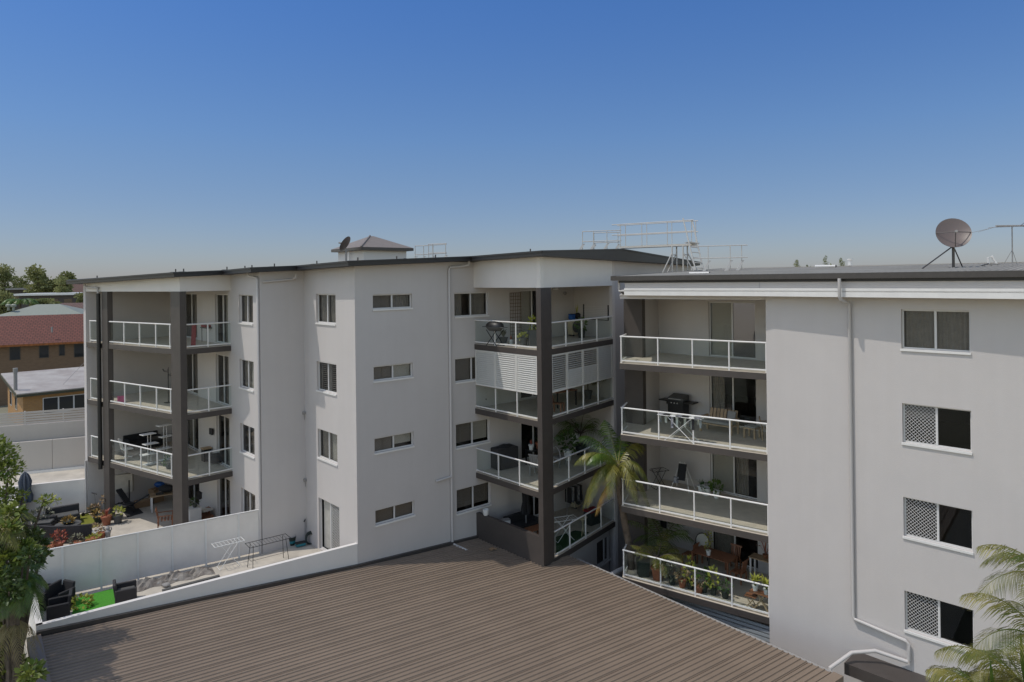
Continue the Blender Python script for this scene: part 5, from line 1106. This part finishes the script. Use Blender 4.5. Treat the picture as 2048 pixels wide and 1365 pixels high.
guard('pale guardrail at the left end of the roof bridge', [G(1165, 35, Zr), G(1187, 34.8, Zr), G(1214, 34.6, Zr), G(1243, 34.4, Zr)], 1.08, [G(1165, 35, Zr), G(1187, 34.8, Zr), G(1214, 34.6, Zr)])
guard('short pale guardrail behind the left end of the roof bridge', [G(1186, 36.2, Zr), G(1240, 35.7, Zr)], 1.08, [G(1188, 36.2, Zr), G(1236, 35.7, Zr)])
# bridge
A0, A1, W_ = G(1238, 34.2, 18.98), G(1388, 32.0, 18.98), Vector((.35, .55, 0)); t = thing('roof_bridge', 'pale metal access bridge with rails spanning the gap between the two roofs', 'access bridge', tuple(A0))
d = A1-A0
MB().obox(A0-Vector((0, 0, .1)), d, W_, Vector((0, 0, .1))).build('deck', 'alu', t)
for side, offv in ((0, Vector((0, 0, 0))), (1, W_)):
    for q in (1.1, .58): MB().tube(A0+offv-d*.1+Vector((0, 0, q)), A1+offv+d*.0+Vector((0, 0, q)), .022).build('rail', 'alu', t)
    for k in (0.02, .32, .66, .97): MB().tube(A0+offv+d*k, A0+offv+d*k+Vector((0, 0, 1.1)), .018).build('post', 'alu', t)
for k in (.72, .86):
    b0_ = A0+d*k; fz = 17.6
    for offv in (Vector((0, 0, 0)), W_):
        p = b0_+offv-Vector((0, 0, .1)); MB().tube(p, Vector((p.x, p.y, fz)), .035).build('leg', 'alu', t)
        q = -.5 if k < .8 else .5; MB().tube(p-Vector((0, 0, .3)), Vector((p.x+q, p.y-.1, fz)), .028).build('brace', 'alu', t)
    MB().tube(b0_-Vector((0, 0, .5)), b0_+W_-Vector((0, 0, .5)), .02).build('crossbar', 'alu', t)
# ladder
Lt = thing('roof_ladder', 'sloping pale metal ladder from the bridge down to the grey roof', 'ladder', tuple(A1)); l0, l1 = aty(1366, 437, 31.9), aty(1391, 540, 31.2); m0, m1 = aty(1384, 440, 32.1), aty(1407, 541, 31.4)
MB().tube(l0, l1, .033).build('stringer', 'alu', Lt); MB().tube(m0, m1, .033).build('stringer', 'alu', Lt)
for k in range(6): q = .46+.1*k; MB().tube(l0.lerp(l1, q), m0.lerp(m1, q), .022).build('rung', 'alu', Lt)
v = l0.lerp(l1, .48); MB().obox(v-Vector((.1, 0, 0)), m0.lerp(m1, .48)-v+Vector((.2, 0, 0)), Vector((0, .4, 0)), Vector((0, 0, .04))).build('landing', 'alu', Lt)
Zg = 17.66
guard('pale guardrail on the grey roof right of the ladder', [G(1384, 31.4, Zg), G(1416, 31.2, Zg), G(1460, 30.9, Zg), G(1495, 30.7, Zg)], 1.15, [G(1416, 31.2, Zg), G(1460, 30.9, Zg), G(1483, 30.8, Zg)])
guard('pale guardrail on the flats right of the white roof house', [G(830, 37.5, 18.3), G(847, 37.4, 18.3), G(893, 37.2, 18.35)], 1.0, [G(830, 37.5, 18.3), G(847, 37.4, 18.3), G(866, 37.3, 18.3), G(891, 37.2, 18.35)])
guard('second pale guardrail crossing behind it by the white roof house', [G(856, 39, 18.4), G(893, 38.4, 18.4)], 1.06, [G(857, 39, 18.4), G(865, 38.9, 18.4)], brace=False)
for k, (x, Y) in enumerate(((190, 36), (347, 31.5), (363, 31.6), (450, 32.5), (486, 32.6), (500, 32), (545, 31.5), (630, 30.8), (712, 29), (790, 30.2), (868, 31.5), (1058, 30.4))):
    v = aty(x, 500, Y); z_ = rz(v.x, v.y)+.19; t = thing('roof_anchor', 'small stubby fixing plate standing on the sloping black roof edge', 'roof fixing', (v.x, v.y, z_), .7, 'fixings along the roof edge')
    MB().box((0, 0, .03), (.3, .2, .08)).build('plate', 'stone', t, world=False); MB().tube((.08, 0, .06), (.08, 0, .2), .03).build('stub', 'gutter', t, world=False)
for k, (x, y, Y, l) in enumerate(((1285, 553, 28.6, 'pale pipe offcut lying at the left corner of the grey roof'), (1398, 547, 28, 'pale pipe offcut lying near the foot of the guardrail'), (1650, 533, 29, 'pale pipe offcut at the back of the grey roof'))):
    v = aty(x, y, Y); dv = Vector((.62, -.2, .0)); o = thing('pipe_offcut', l, 'pipe', tuple(v)); MB().tube(-dv*.6, dv*.6, .055, 8).build('pipe', 'white', o, world=False); MB().tube(dv*.6, dv*.68, .05, 8).build('end', 'black', o, world=False)
v = aty(1978, 530, 24.5); t = thing('roof_flashing_boot', 'white cable bracket on the grey roof between dish and aerial', 'bracket', tuple(v)); MB().pipe([(0, 0, 0), (-.05, 0, .25), (.1, 0, .3), (.25, -.05, 0)], .04, 6).build('bracket', 'white', t, world=False); MB().box((.1, 0, .02), (.45, .2, .04)).build('foot', 'stone', t, world=False)
MB().pipe([bp+Vector((.06, 0, .02)), bp+Vector((.5, .2, .03)), bp+Vector((1.0, .35, .02)), v+Vector((0, 0, .05))], .018, 6).build('cable', 'black', None); tag(bpy.data.objects['cable'], 'black cable trailing from the dish mast over the grey roof', 'cable')
v = aty(1700, 527, 31); t = thing('roof_vent', 'little white capped vent pipe at the back of the grey roof', 'roof vent', tuple(v)); MB().tube((0, 0, -.1), (0, 0, .14), .09, 10).build('pipe', 'white', t, world=False); MB().tube((0, 0, .14), (0, 0, .2), .12, 10).build('cap', 'white', t, world=False)
v = atz(976, 1100, 5.78); tag(MB().sheet([[v+pu*(i*.06+rng.uniform(-.015, .015))+pn*(j*.08)+Vector((0, 0, rng.uniform(0, .07))) for i in range(6)] for j in range(4)]).build('rag', 'card'), 'crumpled yellowish rag on the brown roof beside the dark parapet', 'rag')
# air conditioner and slat screen in the gap, pale pipe
g_ = Vector(plCS.pt(plCS.L+.25, 0, -.1)); t = thing('slat_screen', 'blue grey slatted screen low in the gap between the two blocks', 'screen', (5.1, 29.9, 0)); plG = Pl((4.45, 29.6), (5.15, 29.0)); mb = MB(); z_ = 2.6
while z_ < 4.5: pbox(mb, plG, -.1, 1.0, z_, z_+.09, -.03, 0); z_ += .13
mb.build('slat_panel', 'blueshutter', t); mb = MB(); pbox(mb, plG, -.15, -.1, 2, 4.6, -.04, .02); mb.build('post', 'blueshutter', t)
pipe_ = MB().tube(atz(1222, 1150, 5.1), atz(1252, 1136, 4.75)+Vector((.3, .3, 0)), .11, 12); tag(pipe_.build('drain_pipe', 'white', smooth=True), 'fat white drain pipe under the corner of the lowest right balcony', 'pipe')

# ================================================================ TREES AND PALMS
def clumptree(name, label, base, clumps, m, size, trunk=True, th=.12, group=None, cat='tree', wid=.28):
    """clumps: (centre, (rx, ry, rz), leaves)"""
    base = Vector(base); t = thing(name, label, cat, tuple(base), 0, group); f = MB()
    for c_2, rad, n in clumps: leafball(f, c_2, rad, n, size, .1, .35, wid)
    f.build('crown', m, t)
    if trunk:
        mb = MB(); hub = base.lerp(Vector(clumps[0][0]), .55)+Vector((0, 0, 0)); mb.pipe([base, base.lerp(hub, .5)+Vector((rng.uniform(-.1, .1)*th*8, 0, 0)), hub], [th*1.2, th, th*.8], 7)
        for c_2, rad, n in clumps: mb.pipe([hub, hub.lerp(Vector(c_2), .6)+Vector((0, 0, th)), Vector(c_2)], [th*.6, th*.4, th*.15], 5)
        mb.build('trunk', 'bark', t)
    return t
def fartree(label, px, pyt, pyb, wpx, Y, name='tree', m='dtree', n=1400, base=7, group='trees beyond the houses', conic=False):
    top, bot = aty(px, pyt, Y), aty(px, pyb, Y); H = top.z-bot.z; W = wpx/FPX*Y; cl = []; c0 = (top+bot)/2
    if conic:
        for k in range(5): q = k/4; cl.append((Vector((c0.x+rng.uniform(-.1, .1)*W, Y, bot.z+H*(.2+.7*q))), (W*.5*(1.05-q*.7), W*.5*(1.05-q*.7), H*.16), n//5))
    else:
        for k in range(9):
            a = rng.uniform(0, 6.28); q = rng.uniform(.2, .95); cl.append((c0+Vector((math.cos(a)*W*.3*q, math.sin(a)*W*.3, rng.uniform(-.4, .3)*H)), (W*rng.uniform(.2, .32), W*.28, H*rng.uniform(.15, .24)), n//9))
    return clumptree(name, label, (c0.x, Y, base), cl, m, W*.085, True, W*.03, group, wid=.42)
for a_ in (('rounded tree at the far left edge of the skyline', 8, 526, 600, 44, 125), ('smaller grey green tree behind the dark flat roof', 40, 550, 592, 34, 140), ('tall spreading tree rising above the distant roofs', 88, 531, 592, 62, 120),
           ('flat topped tree beside the end of the flats', 122, 541, 584, 50, 128), ('yellow green tree in front of the tall spreading tree', 122, 556, 588, 40, 112), ('bright tree squeezed between gable house and flats', 166, 586, 616, 32, 98),
           ('dense dark bush tree below the far left skyline', 10, 582, 634, 48, 88), ('clipped leafy hedge tree before the dark flat house', 96, 600, 618, 62, 96)):
    fartree(*a_, n=2000)
t = thing('palm_tree', 'small palm with arching leaves before the far dark house', 'palm', (aty(40, 615, 86).x, 86, 7)); f = MB(); st = MB(); top = aty(40, 606, 86)
for k in range(11): frond(f, top, 6.28*k/11, 2.4, .9, .95, 12, .9, .09, .5, st)
f.build('fronds', 'palmgreen', t); MB().tube((top.x, 86, 7), top, .14).build('trunk', 'trunk', t)
for a_ in (('distant dark pine, leftmost on the horizon behind the grey roof', 1594, 521, 542, 17, 260), ('taller distant pine in the middle of the horizon group', 1650, 513, 542, 16, 260), ('rounded distant pine nearest the white vent pipe', 1683, 518, 542, 19, 260)):
    fartree(*a_, name='pine_tree', n=500, group='pines on the horizon', conic=True, base=6)
v = aty(1632, 541, 255); clumptree('shrub', 'low dark shrub between the distant pines', (v.x, 255, 6), [(Vector((v.x+k*3-6, 255, v.z-3-rng.uniform(0, 2))), (4, 3, 5), 160) for k in range(5)], 'dtree', 1.3, True, .4, cat='shrub', wid=.45)
far = MB()
for _ in range(420):
    Y = rng.uniform(150, 700); x = rng.uniform(-.9, 1.1)*Y; hgt = rng.uniform(3, 7.5)
    if x < -.55*Y and Y < 260: continue
    leafball(far, (x, Y, 6+hgt*.55), (hgt*.8, hgt*.8, hgt*.5), 26, hgt*.7, .1, .3, .5)
tag(far.build('woodland', 'dtree'), 'far suburban woodland reaching to the horizon behind the buildings', 'woodland', None, 'stuff')
# centre palm
ct = aty(1236, 936, 28.0); t = thing('palm_tree', 'ragged yellow green palm growing up the gap between the two blocks', 'palm', (4.75, 28.5, 0))
st = MB(); f = MB(); f2 = MB(); f3 = MB()
for az, L_, ri, dr, b_ in ((185, 2.3, 1.0, .95, f), (150, 2.1, 1.35, .85, f2), (100, 2.0, 1.4, .6, f2), (35, 1.7, 1.3, .9, f), (-15, 1.75, .85, 1.3, f), (-60, 1.6, .5, 1.3, f), (-150, 2.1, .5, 1.2, f), (195, 2.1, .45, 1.25, f), (-115, 1.8, .7, 1.25, f), (70, 1.8, 1.35, .8, f2), (-25, 1.9, .3, 1.35, f), (168, 1.8, .2, 1.2, f), (210, 2.0, 1.15, 1.0, f2)):
    frond(b_, ct+Vector((0, 0, .1)), R(az), L_*.95, ri, dr, 18, .56, .04, .6, st)
frond(f3, ct+Vector((-.3, -.15, -.5)), R(195), .85, -.6, .9, 12, .4, .04, .9, st)
f.build('fronds', 'palm', t); f2.build('green_fronds', 'palmgreen', t); f3.build('dead_frond', 'orangeleaf', t); st.build('frond_stems', 'palm', t)
tk = MB().pipe([(4.8, 28.6, 0), aty(1262, 1110, 28.5), aty(1249, 1045, 28.35), aty(1239, 985, 28.1), ct+Vector((0, 0, .15))], [.17, .15, .14, .13, .15], 10)
for k in range(26):
    q = k/25; v = Vector((4.8, 28.55, 4.0)).lerp(ct, q)
tk.build('trunk', 'trunk', t, smooth=True)
# right clump of palms
for nm, (x, y, Y), n_, L0, a0, l in (('palm_tree', (2130, 1180, 14.2), 10, 2.1, 180, 'tallest slender palm reaching in from the right edge'), ('palm_tree', (2120, 1310, 13.6), 10, 2.15, 170, 'middle palm of the clump at the right edge, with a long arching leaf'), ('palm_tree', (2050, 1375, 14.0), 11, 1.75, 150, 'low palm of the clump in front of the window'), ('palm_tree', (1990, 1415, 13.7), 10, 1.45, 160, 'lowest left palm of the clump, mostly below the frame')):
    ct = aty(x, y, Y); t = thing(nm, l, 'palm', (ct.x, ct.y, 0), 0, 'palms at the right edge'); f = MB(); st = MB()
    for k in range(n_):
        az = R(a0)+(k/n_)*6.283+rng.uniform(-.2, .2); frond(f, ct, az, L0*rng.uniform(.8, 1.05), rng.uniform(.75, 1.15), rng.uniform(.75, 1.05), 30, .6, .016, .45, st)
    sp = MB(); p = ct; q = ct+Vector((-.1, 0, L0*.75)); sd = Vector((.05, 0, 0)); sp.face([p-sd*.3, p+sd*.3, p.lerp(q, .4)+sd, q, p.lerp(q, .4)-sd]); f.v += []; sp.build('spear_leaf', 'palmgreen', t)
    f.build('fronds', 'palm', t); st.build('frond_stems', 'palm', t); MB().pipe([(ct.x+.3, ct.y+.2, 0), (ct.x+.1, ct.y, ct.z*.6), ct], [.09, .07, .06], 8).build('trunk', 'trunk', t)
# left edge trees
cl = [(aty(x, y, Y), (r, r, r*.75), n) for x, y, Y, r, n in ((-4, 912, 20.2, .55, 400), (16, 940, 20, .4, 300), (-30, 960, 20.4, .8, 400), (10, 995, 19.9, .45, 330), (-15, 1035, 20, .8, 420), (46, 990, 20.1, .16, 45), (88, 1000, 20.2, .18, 40), (-20, 895, 20.1, .5, 240), (5, 1045, 19.8, .45, 240))]
clumptree('broadleaf_tree', 'bright green leafy tree standing at the left edge beside the terrace', (-15.4, 20.2, 0), cl, 'tree', .13, th=.14)
M['dark_tree'] = mat('dark_tree_leaf', (.02, .05, .012), .45, col2=(.085, .125, .025), scale=3, trans=.2)
cl = [(aty(x, y, Y), (r, r, r*.7), n) for x, y, Y, r, n in ((35, 1085, 20, .6, 520), (60, 1072, 19.4, .28, 150), (82, 1108, 19.4, .22, 110), (60, 1112, 18.0, .28, 170), (18, 1185, 17.7, .34, 200), (-2, 1160, 17.7, .4, 240), (72, 1090, 20, .35, 220), (5, 1120, 20, .7, 560), (50, 1125, 20, .45, 320), (76, 1120, 20, .22, 110), (-20, 1080, 20, .6, 400))]
clumptree('broadleaf_tree', 'darker dense tree below the bright one at the left edge', (-15.0, 20.0, 0), cl, 'dark_tree', .13, th=.12)
cl = [(aty(x, y, Y), (r, r, r*.7), n) for x, y, Y, r, n in ((15, 1120, 18.2, .35, 220), (48, 1100, 18.4, .28, 150), (28, 1022, 19, .22, 110), (12, 1060, 18.4, .3, 170), (5, 1150, 19.4, .45, 260), (-15, 1190, 19.4, .5, 260), (5, 1240, 19.2, .4, 240), (-5, 1290, 19, .5, 300), (62, 1345, 17.4, .28, 120), (10, 1350, 18.8, .6, 300), (-10, 1330, 18.8, .6, 240))]
clumptree('shrub', 'yellow green shrubs under the palm at the lower left corner', (-13.4, 18, 0), cl, 'lime' if False else 'tree', .19, th=.1, cat='shrub')
for (x, y, Y), n_, L0, m_, l, dry in (((24, 1170, 18.3), 14, 1.15, 'palmgreen', 'grey trunked palm with drooping yellow leaves at the lower left corner', 1), ((-22, 1052, 18.6), 11, 1.35, 'palm', 'pale leaved palm mostly outside the left edge', 0)):
    ct = aty(x, y, Y); t = thing('palm_tree', l, 'palm', (ct.x, ct.y, 0)); f = MB(); st = MB()
    for k in range(n_): frond(f, ct, 6.283*k/n_+.2, L0*rng.uniform(.8, 1.1), rng.uniform(.5, 1.0), rng.uniform(.9, 1.25), 28, .5, .02, .4, st)
    f.build('fronds', m_, t); st.build('frond_stems', m_, t)
    if dry:
        f = MB()
        for k in range(9): frond(f, ct-Vector((0, 0, 1.0)), 6.283*k/9, .9, .1, 1.3, 12, .35, .025, .8)
        f.build('dead_fronds', 'drypalm', t)
    MB().pipe([(ct.x+.05, ct.y, 0), (ct.x+.1, ct.y, ct.z*.7), ct], [.17, .14, .13], 10).build('trunk', 'trunk', t, smooth=True)
